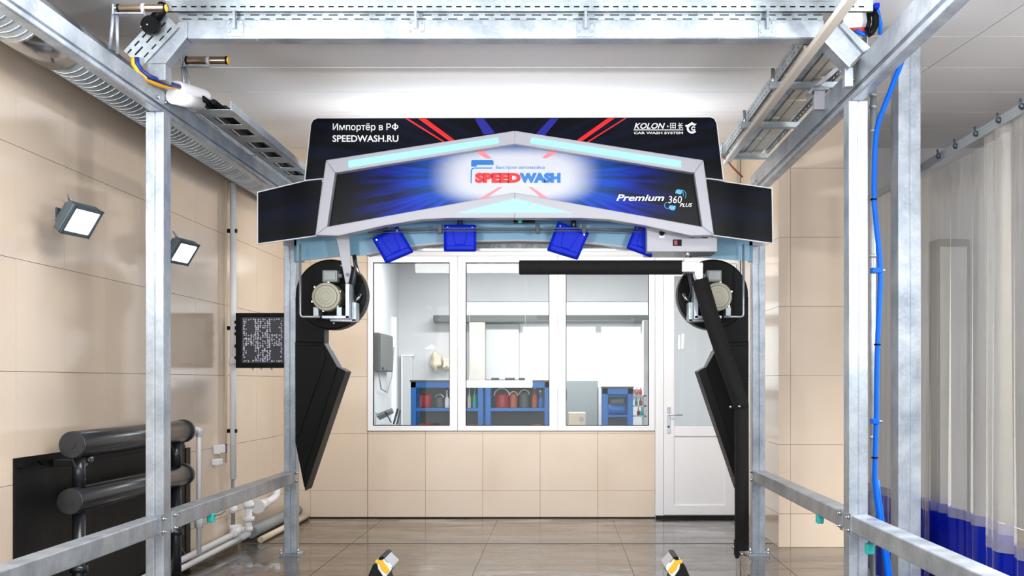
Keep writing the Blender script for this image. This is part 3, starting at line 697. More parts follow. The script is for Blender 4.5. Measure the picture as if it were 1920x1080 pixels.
# left strut: diagonal + vertical onto the rail
sub('diagonal_strut', MB().prism(poly_px([(352, 39), (352, 69), (310, 120), (274, 120), (334, 42)], ZX2), ZX2-.004, ZX2+.1), 'galv', cbm, .003)
sub('strut_foot', MB().prism(poly_px([(275, 119), (310, 119), (310, 150), (275, 150)], ZX2), ZX2+.001, ZX2+.1), 'galv', cbm, .003)
u = (P(232, 92, ZX2)-P(302, 17, ZX2)).normalized(); L = (P(232, 92, ZX2)-P(302, 17, ZX2)).length
vv = Vector((-u.z, 0, u.x)); vv = vv if vv.x > 0 else -vv
sub('slotted_diagonal', slotted(MB(), P(302, 20, ZX2-.02), u, vv, (0, 1, 0), L, .13, .004, [(.02, .03, .035, .06, .02), (.055, .065, .06, .09, .03), (.1, .108, .035, .06, .03)]), 'galv2', cbm)
sub('diagonal_back', MB().obox(P(302, 20, ZX2-.006), u, vv, (0, 1, 0), L-.01, .125, .004), 'dark_steel', cbm)
sub('diagonal_strut', MB().prism(poly_px([(1541, 66), (1560, 40), (1572, 50), (1617, 100), (1594, 124)], ZX2), ZX2-.004, ZX2+.1), 'galv', cbm, .003)
sub('strut_flange', MB().prism(poly_px([(1534, 72), (1540, 66), (1594, 124), (1590, 130)], ZX2), ZX2-.03, ZX2+.1), 'galv', cbm, .002)
sub('strut_flange', MB().prism(poly_px([(1572, 50), (1578, 44), (1630, 92), (1617, 101)], ZX2), ZX2-.03, ZX2+.1), 'galv2', cbm, .002)
# strut foot onto the right rail
sub('strut_foot', MB().prism(poly_px([(1586, 124), (1602, 124), (1602, 160), (1586, 160)], ZX2), ZX2+.02, ZX2+.08), 'galv', cbm, .003)

jb = thing('cable_reel', 'round black plastic box on the slotted plate by the left strut', 'junction box', tuple(P(281, 45, 6.1)))
sub('drum', MB().disc(P(280, 45, 6.1), (0, 1, 0), 17.5*6.1/F, .05, 28), 'black', jb, .006)
sub('screw', MB().hemi(P(276, 46, 6.098), .006).hemi(P(264, 50, 6.098), .005), 'steel', jb)
sub('cable_stub', MB().tube([P(290, 36, 6.13), P(300, 24, 6.13), P(306, 10, 6.15)], .03, 10), 'black', jb)
for m_, dx, lab in (('yellow', 0, 'yellow cable looping from the slotted plate into the white sleeve'), ('cableblue', 6, 'dark blue cable looping from the slotted plate into the white sleeve')):
    Z = 6.12
    tag(MB().tube([P(250+dx, 108, Z), P(251+dx, 120, Z), P(259+dx, 132, Z), P(272+dx, 143 if dx else 146, Z), P(290+dx, 150 if dx else 156, Z+.1), P(310+dx, 157 if dx else 162, Z+.2), P(336, 163, Z+.32)], .0145, 10).build('cable', m_), lab, 'cable', 'cables at the left strut')
slv = thing('cable_sleeve', 'white plastic sleeve covering cables on the left rail', 'sleeve', tuple(P(358, 195, 6.6)))
a, b_ = P(330, 172, 6.45), P(384, 184, 6.85)
sub('tube', MB().tube([P(329, 166, 6.45), P(333, 166.5, 6.47), P(380, 180, 6.8), P(384, 181, 6.83)], [.042, .045, .043, .046], 16), 'white', slv)
sub('tube', MB().tube([P(325, 180, 6.42), P(372, 192, 6.75)], [.045, .047], 16), 'white', slv)

def sensor_tube(x0, x1, y, base, Z, label):
    t = thing('photo_sensor', label, 'sensor', tuple(P(*base, Z)), 'bronze tube sensors on the left rail')
    mid = x0+(x1-x0)*.53
    sub('tube', MB().tube([P(x0, y, Z), P(x1, y, Z)], 7*Z/F, 16), 'bronze', t, .003)
    sub('collar', MB().tube([P(mid-3, y, Z), P(mid+3, y, Z)], 8.4*Z/F, 16), 'whitepaint', t)
    for q in (x0+1, x1-2): sub('end_ring', MB().tube([P(q-1.5, y, Z), P(q+1.5, y, Z)], 7.8*Z/F, 16), 'black', t)
    sub('lens', MB().tube([P(x1-.6, y, Z), P(x1+1.6, y, Z)], 6.6*Z/F, 16), 'yellow', t)
    sub('bracket', MB().box(X(x0-4, Z), X(mid+2, Z), Z-.02, Z+.02, V(y+13, Z), V(y+10, Z)).box(X(mid-2, Z), X(mid+2, Z), Z-.02, Z+.02, V(y+10, Z), V(y+6, Z)).box(X(x0-9, Z), X(x0-6, Z), Z-.015, Z+.015, V(y+14, Z), V(y-6, Z)), 'galv', t, .001, 1)
    sub('nut', MB().tube([P(x0-12, y, Z), P(x0, y, Z)], .008, 8), 'steel', t)
    sub('stand', MB().tube([P(x0-8, y+6, Z), P(base[0], base[1], Z)], .009, 6).tube([P(x0-2, y+12, Z), P(base[0]+14, base[1]+9, Z)], .009, 6), 'galv', t)
sensor_tube(221, 311, 15, (206, 92), 5.6, 'bronze tube sensor with yellow lens, the upper one at the frame corner')
sensor_tube(349, 427, 113, (346, 172), 6.65, 'bronze tube sensor with yellow lens, hanging in front of ceiling panels')

# left perforated tray
tr = thing('cable_tray', 'perforated galvanised cable tray along the left rail', 'cable tray', (-2.08, 8.2, 3.06))
tx0, tx1, ty0, ty1, th = -2.182, -1.965, 6.85, 9.7, 3.06
bot = MB(); y = ty0
bot.box(tx0, tx0+.045, ty0, ty1, th, th+.003).box(tx1-.045, tx1, ty0, ty1, th, th+.003)
i = 0
while y < ty1:
    rung = .2 if i % 2 == 0 else .13
    bot.box(tx0+.045, tx1-.045, y, min(y+rung, ty1), th, th+.003); y += rung+.2; i += 1
sub('perforated_base', bot, 'galv2', tr)
sub('side_wall', MB().box(tx1-.003, tx1, ty0, ty1, th, th+.052), 'galv', tr)
sub('side_wall', MB().box(tx0, tx0+.003, ty0, ty1, th, th+.052), 'galv', tr)
sub('side_lip', MB().box(tx1, tx1+.008, ty0, ty1, th-.004, th+.002), 'galv', tr)
sub('cable_bundle', MB().tube([(-2.09, 6.7, th+.03), (-2.07, 7.6, th+.025), (-2.1, 8.6, th+.025), (-2.07, 9.65, th+.03)], .02, 8).tube([(-2.04, 6.75, th+.025), (-2.03, 7.9, th+.022), (-2.045, 9.6, th+.022)], .016, 8), 'black', tr)
sub('cover_plate', MB().box(tx0+.01, tx1-.06, 6.95, 9.6, th+.05, th+.054), 'paper', tr)
for y in (6.9, 8.2, 9.5):
    sub('rail_bracket', MB().box(-2.25, tx0+.02, y, y+.04, 3.0582, 3.0598), 'galv', tr)

# right ladder tray
rt = thing('cable_tray', 'wide ladder cable tray carrying flat ducts above the curtain-side rail', 'cable tray', (1.5, 8.2, 3.29))
lx0, lx1, lh = 1.345, 1.70, 3.3
sub('side_wall', slotted(MB(), (lx0, 6.35, lh), (0, 1, 0), (0, 0, 1), (1, 0, 0), 3.2, .085, .004, [(.018, .027, .05, .09, .02), (.052, .061, .05, .09, .05)]), 'galv2', rt)
sub('side_wall', slotted(MB(), (lx1, 6.35, lh), (0, 1, 0), (0, 0, 1), (1, 0, 0), 3.2, .085, .004, [(.018, .027, .05, .09, .02)]), 'galv2', rt)
for y in (7.12, 8.22, 9.36):
    rg = sub('support_rung', MB().box(lx0-.04, lx1+.05, y, y+.05, lh-.04, lh-.035).box(lx0-.04, lx1+.05, y, y+.004, lh-.04, lh).box(lx0-.04, lx1+.05, y+.046, y+.05, lh-.04, lh), 'galv2', rt, .001, 1)
    sub('rung_bolt', MB().disc((lx0-.02, y+.02, lh-.035), (0, 0, 1), .012, .12, 8), 'steel', rg)
for j, (xa, xb, m_) in enumerate(((1.37, 1.42, 'paper'), (1.43, 1.5, 'galv2'), (1.515, 1.57, 'paper'), (1.58, 1.66, 'paper'))):
    y = 6.45
    while y < 9.4:
        ln = .35+.5*random.random()
        sub('flat_duct', MB().box(xa, xb, y, min(y+ln, 9.5), lh+.004+.006*j, lh+.03+.004*j), m_, rt, .003, 1); y += ln+.03
sub('cover_sheet', MB().box(lx0+.01, lx1-.01, 6.4, 9.5, lh+.056, lh+.06), 'paper', rt)
tag(MB().box(1.345, 1.395, 3.6, 9.45, 3.222, 3.257).build('batten', 'batten', None, .004), 'straight pale beige batten running under the ladder tray', 'batten')
st = thing('tray_support', 'white forked bracket carrying the ladder tray on the right rail', 'bracket', tuple(P(1545, 170, 7.0)))
sub('upright', MB().prism(poly_px([(1527, 162), (1547, 162), (1547, 205), (1527, 205)], 7.02), 7.02, 7.07), 'whitepaint', st, .003)
sub('cap', MB().prism(poly_px([(1515, 173), (1523, 163), (1554, 163), (1556, 168), (1526, 169), (1519, 176)], 7.0), 7.0, 7.09), 'galv', st, .002)
sub('brace', MB().prism(poly_px([(1527, 160), (1575, 118), (1582, 113), (1581, 138), (1575, 134), (1573, 130), (1541, 158)], 6.9), 6.9, 6.95), 'whitepaint', st, .002)
hr = thing('hose_coil', 'coiled black, red and white hose at the right strut', 'hose', tuple(P(1610, 45, 6.22)))
sub('hub', MB().disc(P(1604, 42, 6.34), (0, 1, 0), .07, .06, 24), 'white', hr, .005)
sub('red_band', MB().prism(poly_px([(1594, 52), (1627, 50), (1624, 60), (1606, 60)], 6.3), 6.3, 6.33), 'redcan', hr, .002)
sub('black_loop', MB().tube([P(1636, 20, 6.25), P(1642, 32, 6.25), P(1641, 48, 6.25), P(1634, 60, 6.25), P(1627, 64, 6.25)], .02, 10).tube([P(1628, 22, 6.28), P(1630, 40, 6.28), P(1626, 56, 6.28)], .012, 8), 'black', hr)
sub('blue_loop', MB().tube([P(1641, 10, 6.3), P(1646, 22, 6.3), P(1651, 45, 6.32), P(1650, 64, 6.35)], .012, 8).tube([P(1604, 58, 6.3), P(1618, 64, 6.3), P(1628, 62, 6.3)], .012, 8), 'hose', hr)
sub('blue_plug', MB().box(X(1638, 6.25), X(1648, 6.25), 6.23, 6.28, V(16, 6.25), V(7, 6.25)), 'blue', hr, .003)
tag(MB().tube([P(1479, 70, 6.5), P(1498, 78, 6.55), P(1518, 92, 6.6), P(1536, 99, 6.62), P(1562, 101, 6.62)], .015, 10).build('cable', 'hose'), 'short blue hose sagging beneath the ladder tray', 'hose')
tag(MB().tube([P(1355, 292, 9.3), P(1372, 312, 9.35), P(1392, 332, 9.4)], .008, 6).build('cable', 'orange'), 'thin orange cable running down beside the sign corner', 'cable')

# spiral duct
sd = thing('spiral_duct', 'ribbed silver ventilation duct high along the beige wall', 'duct', (-2.68, 8, 3.1))
r = .14; c = (-2.68, 3.245)
nseg = 34; Ld = 11.9-3.5
sub('duct_body', MB().tube([(c[0], 4.7, c[1]), (c[0], 11.9, c[1])], r, 28), 'galv2', sd)
hel = [(c[0]+(r+.001)*math.cos(a*2*math.pi/20), 6.15+a*.075/20*1.0, c[1]+(r+.001)*math.sin(a*2*math.pi/20)) for a in range(0, 20*76)]
sub('spiral_seam', MB().tube(hel, .006, 5), 'galv', sd)
hel = [(c[0]+(r+.001)*math.cos(a*2*math.pi/20), 4.75+a*.075/20, c[1]+(r+.001)*math.sin(a*2*math.pi/20)) for a in range(0, 20*11)]
sub('spiral_seam', MB().tube(hel, .006, 5), 'galv', sd)
sub('coupling', MB().tube([(c[0], 5.62, c[1]), (c[0], 5.63, c[1]), (c[0], 6.1, c[1]), (c[0], 6.11, c[1])], [r+.002, r+.012, r+.012, r+.002], 28), 'steel', sd)
sub('screw', MB().hemi((c[0]+.05, 5.95, c[1]-r-.008), .008), 'dark_steel', sd)

# ------------------------------------------------------------------ left wall fittings
def flood(cx, cy, s, d, wallpx, wallpy, label):
    c = LW(cx, cy, d); w = LW(wallpx, wallpy, 0.0)
    t = thing('flood_light', label, 'lamp', tuple(w), 'wall flood lights')
    nrm = Vector((.80, -.22, -.56)).normalized()       # faces into the bay and down
    uu = Vector((.22, .97, 0)); uu = (uu-nrm*uu.dot(nrm)).normalized(); vv_ = nrm.cross(uu)
    W_, H_ = .25*s, .185*s
    def pl(a, b_, e0, e1): return MB().obox(c-uu*a/2-vv_*b_/2+nrm*e0, uu, vv_, nrm, a, b_, e1-e0)
    sub('housing', pl(W_, H_, -.05, 0), 'floodbody', t, .008)
    sub('bezel', MB().obox(c-uu*W_/2-vv_*H_/2, uu, vv_, nrm, W_, .02, .012).obox(c-uu*W_/2+vv_*(H_/2-.02), uu, vv_, nrm, W_, .02, .012).obox(c-uu*W_/2-vv_*H_/2, uu, vv_, nrm, .02, H_, .012).obox(c+uu*(W_/2-.02)-vv_*H_/2, uu, vv_, nrm, .02, H_, .012), 'floodbody', t, .003)
    sub('lamp_face', pl(W_-.042, H_-.042, 0, .006), 'flood', t)
    sub('cooling_fins', MB().obox(c-uu*W_*.4-vv_*H_*.35-nrm*.075, uu, vv_, nrm, .01, H_*.7, .03).obox(c-uu*W_*.1-vv_*H_*.35-nrm*.075, uu, vv_, nrm, .01, H_*.7, .03).obox(c+uu*W_*.2-vv_*H_*.35-nrm*.075, uu, vv_, nrm, .01, H_*.7, .03), 'floodbody', t)
    e = c-nrm*.04
    sub('arm', MB().tube([w+Vector((.005, 0, 0)), w+Vector((.06, 0, -.005)), e], [.03, .03, .034], 10), 'dark_steel', t)
    sub('wall_plate', MB().box(w.x-.002, w.x+.012, w.y-.05, w.y+.05, w.z-.05, w.z+.05), 'dark_steel', t, .004)
    sub('cable', MB().tube([e+Vector((0, 0, .05)), e+Vector((-.05, .02, .13)), w+Vector((.03, .06, .1)), w+Vector((.01, .05, .02))], .005, 6), 'grey', t)
flood(152, 415, .95, .25, 111, 407, 'square LED flood light lit on the wall, nearest the camera')
flood(344, 474, .95, .22, 320, 469, 'square LED flood light lit on the wall just past the front post')

def wall_tube(name, pts, d, r, m, parent, n=12): return sub(name, MB().tube([LW(a, b_, d) for a, b_ in pts], r, n), m, parent)
wp = thing('wall_pipe', 'tall white plastic pipe running down the beige wall', 'pipe', tuple(LW(437, 900, .05)))
zt_ = LW(437, 560, .05)
sub('pipe', MB().tube([(zt_.x, zt_.y, .6), (zt_.x, zt_.y, 3.14)], .027, 14), 'white', wp)
sub('lower_pipe', MB().tube([(zt_.x, zt_.y, .18), (zt_.x, zt_.y, .62)], .017, 12), 'grey', wp)
sub('side_conduit', MB().tube([(zt_.x-.02, zt_.y-.14, .75), (zt_.x-.02, zt_.y-.14, 3.14)], .008, 8), 'beige', wp)
for py in (433, 615, 808):
    zc = V(py, zt_.y)
    sub('clip', MB().box(zt_.x-.05, zt_.x+.034, zt_.y-.018, zt_.y+.018, zc-.016, zc+.016), 'black', wp, .003)
for py in (678, 955):
    zc = V(py, zt_.y); sub('pipe_coupling', MB().tube([(zt_.x, zt_.y, zc-.03), (zt_.x, zt_.y, zc+.03)], .033, 14), 'white', wp)

# black sheet and radiator
z0_, z1_ = LZ(28, .012), LZ(347, .012)
bs = thing('rubber_sheet', 'matt black rubber sheet covering the lower wall behind the radiator', 'sheet', (wall_x(7.4)+.01, 7.4, 0))
def wall_slab(y0, y1, za, zb, d0, d1): return MB().add([(wall_x(y)+d, y, z) for d in (d0, d1) for y in (y0, y1) for z in (za, zb)], [(0, 1, 3, 2), (4, 6, 7, 5), (0, 4, 5, 1), (2, 3, 7, 6), (0, 2, 6, 4), (1, 5, 7, 3)])
sub('sheet', wall_slab(z0_, z1_, .004, .955, .001, .014), 'rubber', bs)
sub('top_flap', wall_slab(z0_, z1_, .955, 1.03, .001, .008), 'rubber', bs)
sub('wrinkled_edge', MB().tube([Vector((wall_x(z0_+.02+i*.06)+.012, z0_+.02+i*.06, .99+.022*random.uniform(-1, 1))) for i in range(12)], .004, 5), 'black', bs)
sub('side_panel', wall_slab(z1_, z1_+.1, .004, .93, .001, .02), 'rubber', bs)
ra = thing('pipe_radiator', 'black radiator made of two fat horizontal pipes on the wall', 'radiator', (wall_x(7.2)+.17, 7.2, .05))
ya, yb = LZ(135, .17), LZ(345, .17)
for h, r, dy in ((1.083, .077, 0), (.77, .074, -.03)):
    A = Vector((wall_x(ya)+.17, ya+dy, h)); B_ = Vector((wall_x(yb)+.17, yb, h))
    dv = (B_-A).normalized()
    pipe_o = sub('pipe', MB().tube([A, B_], r, 32), 'blackpipe', ra, .006)
    sub('end_cap', MB().tube([A-dv*.008, A], r*.93, 32).tube([A-dv*.014, A-dv*.006], .022, 16), 'blackpipe', pipe_o)
    sub('end_flange', MB().tube([B_-dv*.05, B_+dv*.004], r*1.07, 32), 'blackpipe', pipe_o)
for px, hh in ((148, 0), (330, 0)):
    yy = LZ(px, .17); xx = wall_x(yy)+.17
    sub('connector', MB().tube([(xx, yy, .84), (xx, yy, 1.01)], .036, 16), 'blackpipe', ra)
    sub('leg', MB().tube([(xx, yy, 0), (xx, yy, .7)], .036, 16), 'blackpipe', ra)
    sub('foot_collar', MB().tube([(xx, yy, .36), (xx, yy, .4)], .05, 16), 'blackpipe', ra)
yy = LZ(125, .1)
sub('wall_bracket', MB().box(wall_x(yy)+.015, wall_x(yy)+.2, yy+.02, yy+.05, .955, .995), 'blackpipe', ra, .004)
yq = LZ(150, .15); sub('saddle', MB().box(wall_x(yq)+.1, wall_x(yq)+.22, yq-.03, yq+.03, .975, 1.01), 'blackpipe', ra, .01)
# white heating pipe
hp = thing('heating_pipe', 'thin white pipe dropping from the radiator end to the floor', 'pipe', tuple(LW(373, 1040, .14)))
e1 = Vector((wall_x(yb)+.17, yb+.005, 1.083)); yk = LZ(373, .16); e2 = Vector((wall_x(yk)+.16, yk, 1.075))
sub('pipe', MB().tube([e1, e2-Vector((0, .03, 0)), e2, Vector((e2.x, e2.y, 1.03)), Vector((e2.x, e2.y, .14))], .018, 12), 'white', hp)
sub('elbow', MB().tube([e2-Vector((0, .05, 0)), e2, e2-Vector((0, 0, .05))], .024, 12), 'white', hp)
sub('valve', MB().tube([Vector((e2.x, e2.y, .34)), Vector((e2.x, e2.y, .43)), Vector((e2.x, e2.y, .5))], [.032, .034, .028], 12), 'white', hp)
wire = MB().tube([LW(325, 1000, .03), LW(335, 1020, .04), LW(352, 1045, .04), LW(358, 1060, .03)], .005, 6)
tag(wire.build('wire', 'dgrey'), 'thin dark wire hanging from the black sheet by the front post', 'wire')
for dd, hh, lab in ((.06, .045, 'white drain pipe lying along the wall foot, lower of the pair'), (.055, .105, 'white drain pipe lying along the wall foot, upper of the pair')):
    pts = [(wall_x(y)+dd, y, hh+(.012*(y-8))) for y in (7.2, 8.6, 9.4, 10.15)]
    o = tag(MB().tube(pts, .025, 12).build('floor_pipe', 'white'), lab, 'pipe', 'white pipes at the wall foot')
tp = thing('tee_fitting', 'white pipe elbow where the tall pipe meets the floor pipes', 'pipe fitting', (zt_.x, zt_.y, .15))
sub('elbow', MB().tube([(zt_.x+.02, zt_.y-.06, .14), (zt_.x+.03, zt_.y+.02, .15), (zt_.x+.03, zt_.y+.06, .19)], .032, 12), 'white', tp)
sub('collar', MB().tube([(zt_.x, zt_.y, .16), (zt_.x, zt_.y, .21)], .036, 12), 'white', tp)
gp = [(wall_x(y)+.09, y, .09) for y in (10.25, 11.2, 12.0)]
tag(MB().tube(gp, .055, 12).build('floor_pipe', 'grey'), 'grey pipe along the wall foot toward the back corner', 'pipe')
tag(MB().tube([(wall_x(y)+.19, y, .03) for y in (10.2, 11.2, 12.0)], .028, 12).build('floor_pipe', 'beige'), 'pale narrow pipe in front of the grey wall-foot pipe', 'pipe')
si = thing('drain_trap', 'white plastic drain trap standing beside the tall wall pipe', 'pipe', tuple(LW(470, 1010, .16)))
S = lambda a, b_: LW(a, b_, .16)
zs = S(470, 970).y
SP = lambda a, b_: P(a, b_, zs)
sub('trap_pipe', MB().tube([SP(466, 948), SP(466, 990), SP(464, 1001), SP(457, 1006), SP(443, 1008)], .03, 14), 'white', si)
for a, b_, r in ((466, 947, .048), (466, 973, .05), (466, 992, .036)):
    sub('collar', MB().tube([SP(a, b_-4), SP(a, b_+4)], r, 14), 'white', si)
sub('side_collar', MB().tube([SP(452, 1006.5), SP(446, 1007.5)], .037, 14), 'white', si)
sub('side_stub', MB().tube([SP(458, 947), SP(474, 945)], .034, 12), 'white', si)
ft = thing('pipe_coupler', 'white threaded pipe coupler on the wall near the rear post', 'pipe fitting', tuple(LW(500, 945, .08)))
yf = LZ(500, .08); xf = wall_x(yf)+.08; zf = V(943, yf)
sub('coupler', MB().tube([(xf, yf-.3, zf), (xf, yf-.08, zf)], .05, 14), 'white', ft)
sub('flange', MB().tube([(xf, yf-.33, zf), (xf, yf-.29, zf)], .065, 14), 'white', ft)
sub('elbow', MB().tube([(xf, yf-.08, zf), (xf, yf+.22, zf+.01), (xf, yf+.36, zf+.03), (xf, yf+.4, zf+.12)], .036, 12), 'white', ft)
for a, b_, s, lab in ((411, 842, .085, 'white wall socket box with dark side, the upper one'), (407, 866, .06, 'small white wall socket box, the lower one')):
    c = LW(a, b_, .03)
    t = thing('socket_box', lab, 'socket', tuple(LW(a, b_, 0)), 'wall socket boxes')
    sub('box', MB().box(c.x-.03, c.x+.03, c.y-s*.9, c.y+s*.9, c.z-s*.45, c.z+s*.45), 'white', t, .008)
    sub('cover', MB().box(c.x+.03, c.x+.038, c.y-s*.7, c.y+s*.6, c.z-s*.35, c.z+s*.35), 'white', t, .003)
    if s > .07: sub('switch_side', MB().box(c.x-.02, c.x+.036, c.y+s*.9, c.y+s*.9+.03, c.z-s*.45, c.z+s*.45), 'cableblue', t, .003)

# display board
db = thing('display_board', 'square black board with hundreds of pale dots beside the rear post', 'display', tuple(P(490, 690, 9.75)))
ZQ = 9.75
sub('frame', MB().ring(rect(443.5, 546, 587, 690, ZQ), rect(453.5, 537, 594.5, 681, ZQ), ZQ-.03, ZQ+.05), 'black', db, .004)
sub('screen', MB().prism(rect(453.5, 537, 594.5, 681, ZQ), ZQ-.01, ZQ+.04), 'ledoff', db)
dots = MB()
for i in range(17):
    for j in range(22):
        px, py = 457.5+i*4.4+random.uniform(-.8, .8), 599+j*3.7+random.uniform(-.7, .7)
        cxn, cyn = abs(px-493)/36, abs(py-638)/40
        keep = cxn < .42 or (cyn < .3) or cxn > .86 or cyn > .9
        if keep and random.random() < .86:
            c = P(px, py, ZQ-.012); rr = random.uniform(.0055, .0092)
            dots.add([c+Vector((rr*math.cos(a), -.002, rr*math.sin(a))) for a in (0, 1.05, 2.09, 3.14, 4.19, 5.24)]+[c+Vector((0, -.006, 0))], [(i2, (i2+1) % 6, 6) for i2 in range(6)])
do = sub('led_dots', dots, 'leddot', db); do['kind'] = 'stuff'
for py in (604, 626, 649, 671):
    sub('wall_bracket', MB().box(X(439.5, ZQ), X(444, ZQ), ZQ, ZQ+.03, V(py+3, ZQ), V(py-3, ZQ)), 'black', db)
for px in (474, 490, 509):
    sub('cable_gland', MB().tube([P(px, 690, ZQ+.02), P(px, 694, ZQ+.02)], .008, 8), 'white', db)

# ------------------------------------------------------------------ right side: column, hose, conduit, curtain
cl = thing('structural_column', 'wide galvanised column beside the clear curtain', 'column', (2.11, 6.95, 0))
cx0, cx1, cy0 = 2.035, 2.172, 6.9
cm = cx0+.072
sub('profile', MB().box(cx0, cm-.002, cy0, cy0+.16, .01, 3.555).box(cm+.002, cx1, cy0, cy0+.16, .01, 3.555).box(cx0+.004, cx1-.004, cy0+.004, cy0+.15, .01, 3.55), 'galv', cl, .005)
sub('base_plate', MB().box(cx0-.05, cx1+.05, cy0-.05, cy0+.2, 0, .01), 'galv', cl)
hpth = [(1694, 100), (1690, 118), (1678, 148), (1662, 190), (1650, 220), (1643, 248), (1640, 290), (1639, 335), (1639, 380), (1644, 430), (1649, 480), (1651, 520), (1649, 570), (1646, 630), (1644, 700), (1643, 790), (1641, 850), (1640, 900), (1643, 930), (1650, 980), (1656, 1020), (1664, 1080), (1672, 1130)]
hs_ = thing('blue_hose', 'bright blue hose running down beside the front right post', 'hose', tuple(P(1672, 1130, 6.62)))
sub('hose', MB().tube([P(a, b_, 6.62) for a, b_ in hpth], .0155, 12), 'hose', hs_)
sub('hose', MB().tube([P(a+5, b_, 6.65) for a, b_ in hpth[17:]], .013, 10), 'hose', hs_)
for py in (374, 646, 858):
    q = [p for p in hpth if p[1] <= py][-1]
    sub('cable_tie', MB().tube([P(q[0]-1, py-1.5, 6.62), P(q[0]-1, py+1.5, 6.62)], .019, 10), 'black', hs_)
for py, q in ((507, 1648), (790, 1643)):
    cp = sub('clamp', MB().box(X(1634, 6.62), X(q+4, 6.62), 6.6, 6.66, V(py+5, 6.62), V(py-5, 6.62)), 'hose', hs_, .003)
    sub('clamp_bolt', MB().tube([P(q+4, py, 6.62), P(q+11, py, 6.62)], .007, 6), 'steel', cp)
cn = thing('conduit', 'grey galvanised conduit behind the front right post', 'conduit', (X(1637, 6.9), 6.9, 0))
sub('pipe', MB().tube([(X(1637, 6.9), 6.9, .01), (X(1637, 6.9), 6.9, 3.3)], .018, 12), 'galv2', cn)
for py in (178, 200, 245, 480, 820):
    sub('clip', MB().tube([(X(1637, 6.9), 6.9, V(py+3, 6.9)), (X(1637, 6.9), 6.9, V(py-3, 6.9))], .023, 12), 'galv', cn)

CXX = 2.32
ctr = thing('curtain_track', 'grey flat curtain track with round bolts above the clear curtain', 'curtain track', (CXX, 7, 2.8))
sub('track', MB().box(CXX-.016, CXX-.01, 3.0, 9.0, 2.775, 2.83), 'grey', ctr)
for px in (1731, 1767, 1799, 1838, 1881, 1925):
    yb_ = CXX*F/(px-CX)
    bo = sub('bolt', MB().hemi((CXX-.024, yb_, 2.805), .017, 12, 8), 'dark_steel', ctr)
    sub('bolt_pin', MB().tube([(CXX-.02, yb_+.02, 2.81), (CXX-.02, yb_+.03, 2.85)], .006, 6), 'dark_steel', bo)
def curtain(y0, y1, xo, amp, seed, hem, zb, label):
    rnd = random.Random(seed)
    t = thing('pvc_curtain', label, 'curtain', (CXX+xo, (y0+y1)/2, zb), 'clear curtains with blue hems')
    n, mz = 70, 14
    ph = [rnd.uniform(0, 6.28) for _ in range(4)]
    def xx(y, z):
        g = .35+.65*(2.78-z)/2.7
        return CXX+xo+g*amp*(math.sin(y*17+ph[0]+.25*z)+.6*math.sin(y*31+ph[1])+.35*math.sin(y*53+ph[2]+.4*z))
    def sheet(za, zb_, off):
        vs = [(xx(y0+(y1-y0)*i/n, za+(zb_-za)*j/mz)+off, y0+(y1-y0)*i/n, za+(zb_-za)*j/mz) for i in range(n+1) for j in range(mz+1)]
        fs = [(i*(mz+1)+j, (i+1)*(mz+1)+j, (i+1)*(mz+1)+j+1, i*(mz+1)+j+1) for i in range(n) for j in range(mz)]
        return MB().add(vs, fs, True)
    sub('clear_sheet', sheet(hem-.06, 2.79, 0), 'pvc', t)
    sub('blue_hem', sheet(zb, hem, .003), 'pvcblue', t)
    return t
curtain(7.15, 8.95, .0, .016, 3, .68, .03, 'clear plastic curtain with blue hem, partly behind the wide column')
curtain(6.2, 7.95, .11, .02, 5, .66, .03, 'clear plastic curtain with blue hem, just right of the wide column')
curtain(4.3, 6.3, .0, .026, 8, .6, .03, 'clear plastic curtain with blue hem, nearest the camera')
ncb = thing('tall_cabinet', 'tall narrow grey cabinet seen blurred through the clear curtain', 'cabinet', (4.03, 11.85, 0))
sub('body', MB().box(3.86, 4.2, 11.75, 12.02, .01, 2.9), 'dgrey', ncb, .01)
sub('door', MB().box(3.89, 4.17, 11.735, 11.75, .1, 2.82), 'greywall', ncb, .006)

# ------------------------------------------------------------------ wheel guides on the floor
def guide(px, s, label):
    Z = 6.6
    t = thing('wheel_guide', label, 'wheel guide', (X(px, Z), Z, 0), 'wheel guides')
    f = lambda a: px+s*(a-715)
    pp = lambda pts, z: poly_px([(f(a), b_) for a, b_ in pts], z)
    sub('body', MB().prism(pp([(690, 1080), (699, 1059), (708, 1056), (712, 1064), (722, 1082), (760, 1188), (676, 1188)], Z), Z, Z+.25), 'rubber', t, .006)
    out = [(701, 1056), (709, 1046), (719, 1045), (721, 1048), (737, 1064), (735, 1070), (722, 1086), (716, 1080), (708, 1068), (706, 1058)]
    c1 = [(704, 1050), (716, 1049), (731, 1071), (724, 1077), (714, 1068), (711, 1058), (703, 1056)]
    sub('curved_plate', MB().prism(pp(out, Z-.01), Z-.01, Z+.26), 'steel', t, .006)
    sub('yellow_band', MB().prism(pp(c1, Z-.02), Z-.02, Z-.009), 'yellow', t, .003)
    sub('black_cap', MB().prism(pp([(709, 1049.5), (711, 1044.5), (719, 1044), (721, 1047.5), (716, 1050)], Z-.024), Z-.024, Z+.265), 'black', t, .003)
    sub('white_band', MB().prism(pp([(725, 1057), (728, 1055), (735, 1062), (731, 1066)], Z-.02), Z-.02, Z-.009), 'white', t, .002)
    return t
guide(715, 1, 'black and yellow wheel guide rising on the radiator side of the floor')
guide(1268, -1, 'black and yellow wheel guide rising on the door side of the floor')
# drain strip
struct(MB().box(-2.8, 1.88, 10.165, 10.195, -.004, .003).build('trim_1', 'dgrey'), 'dark drain strip across the wet floor')

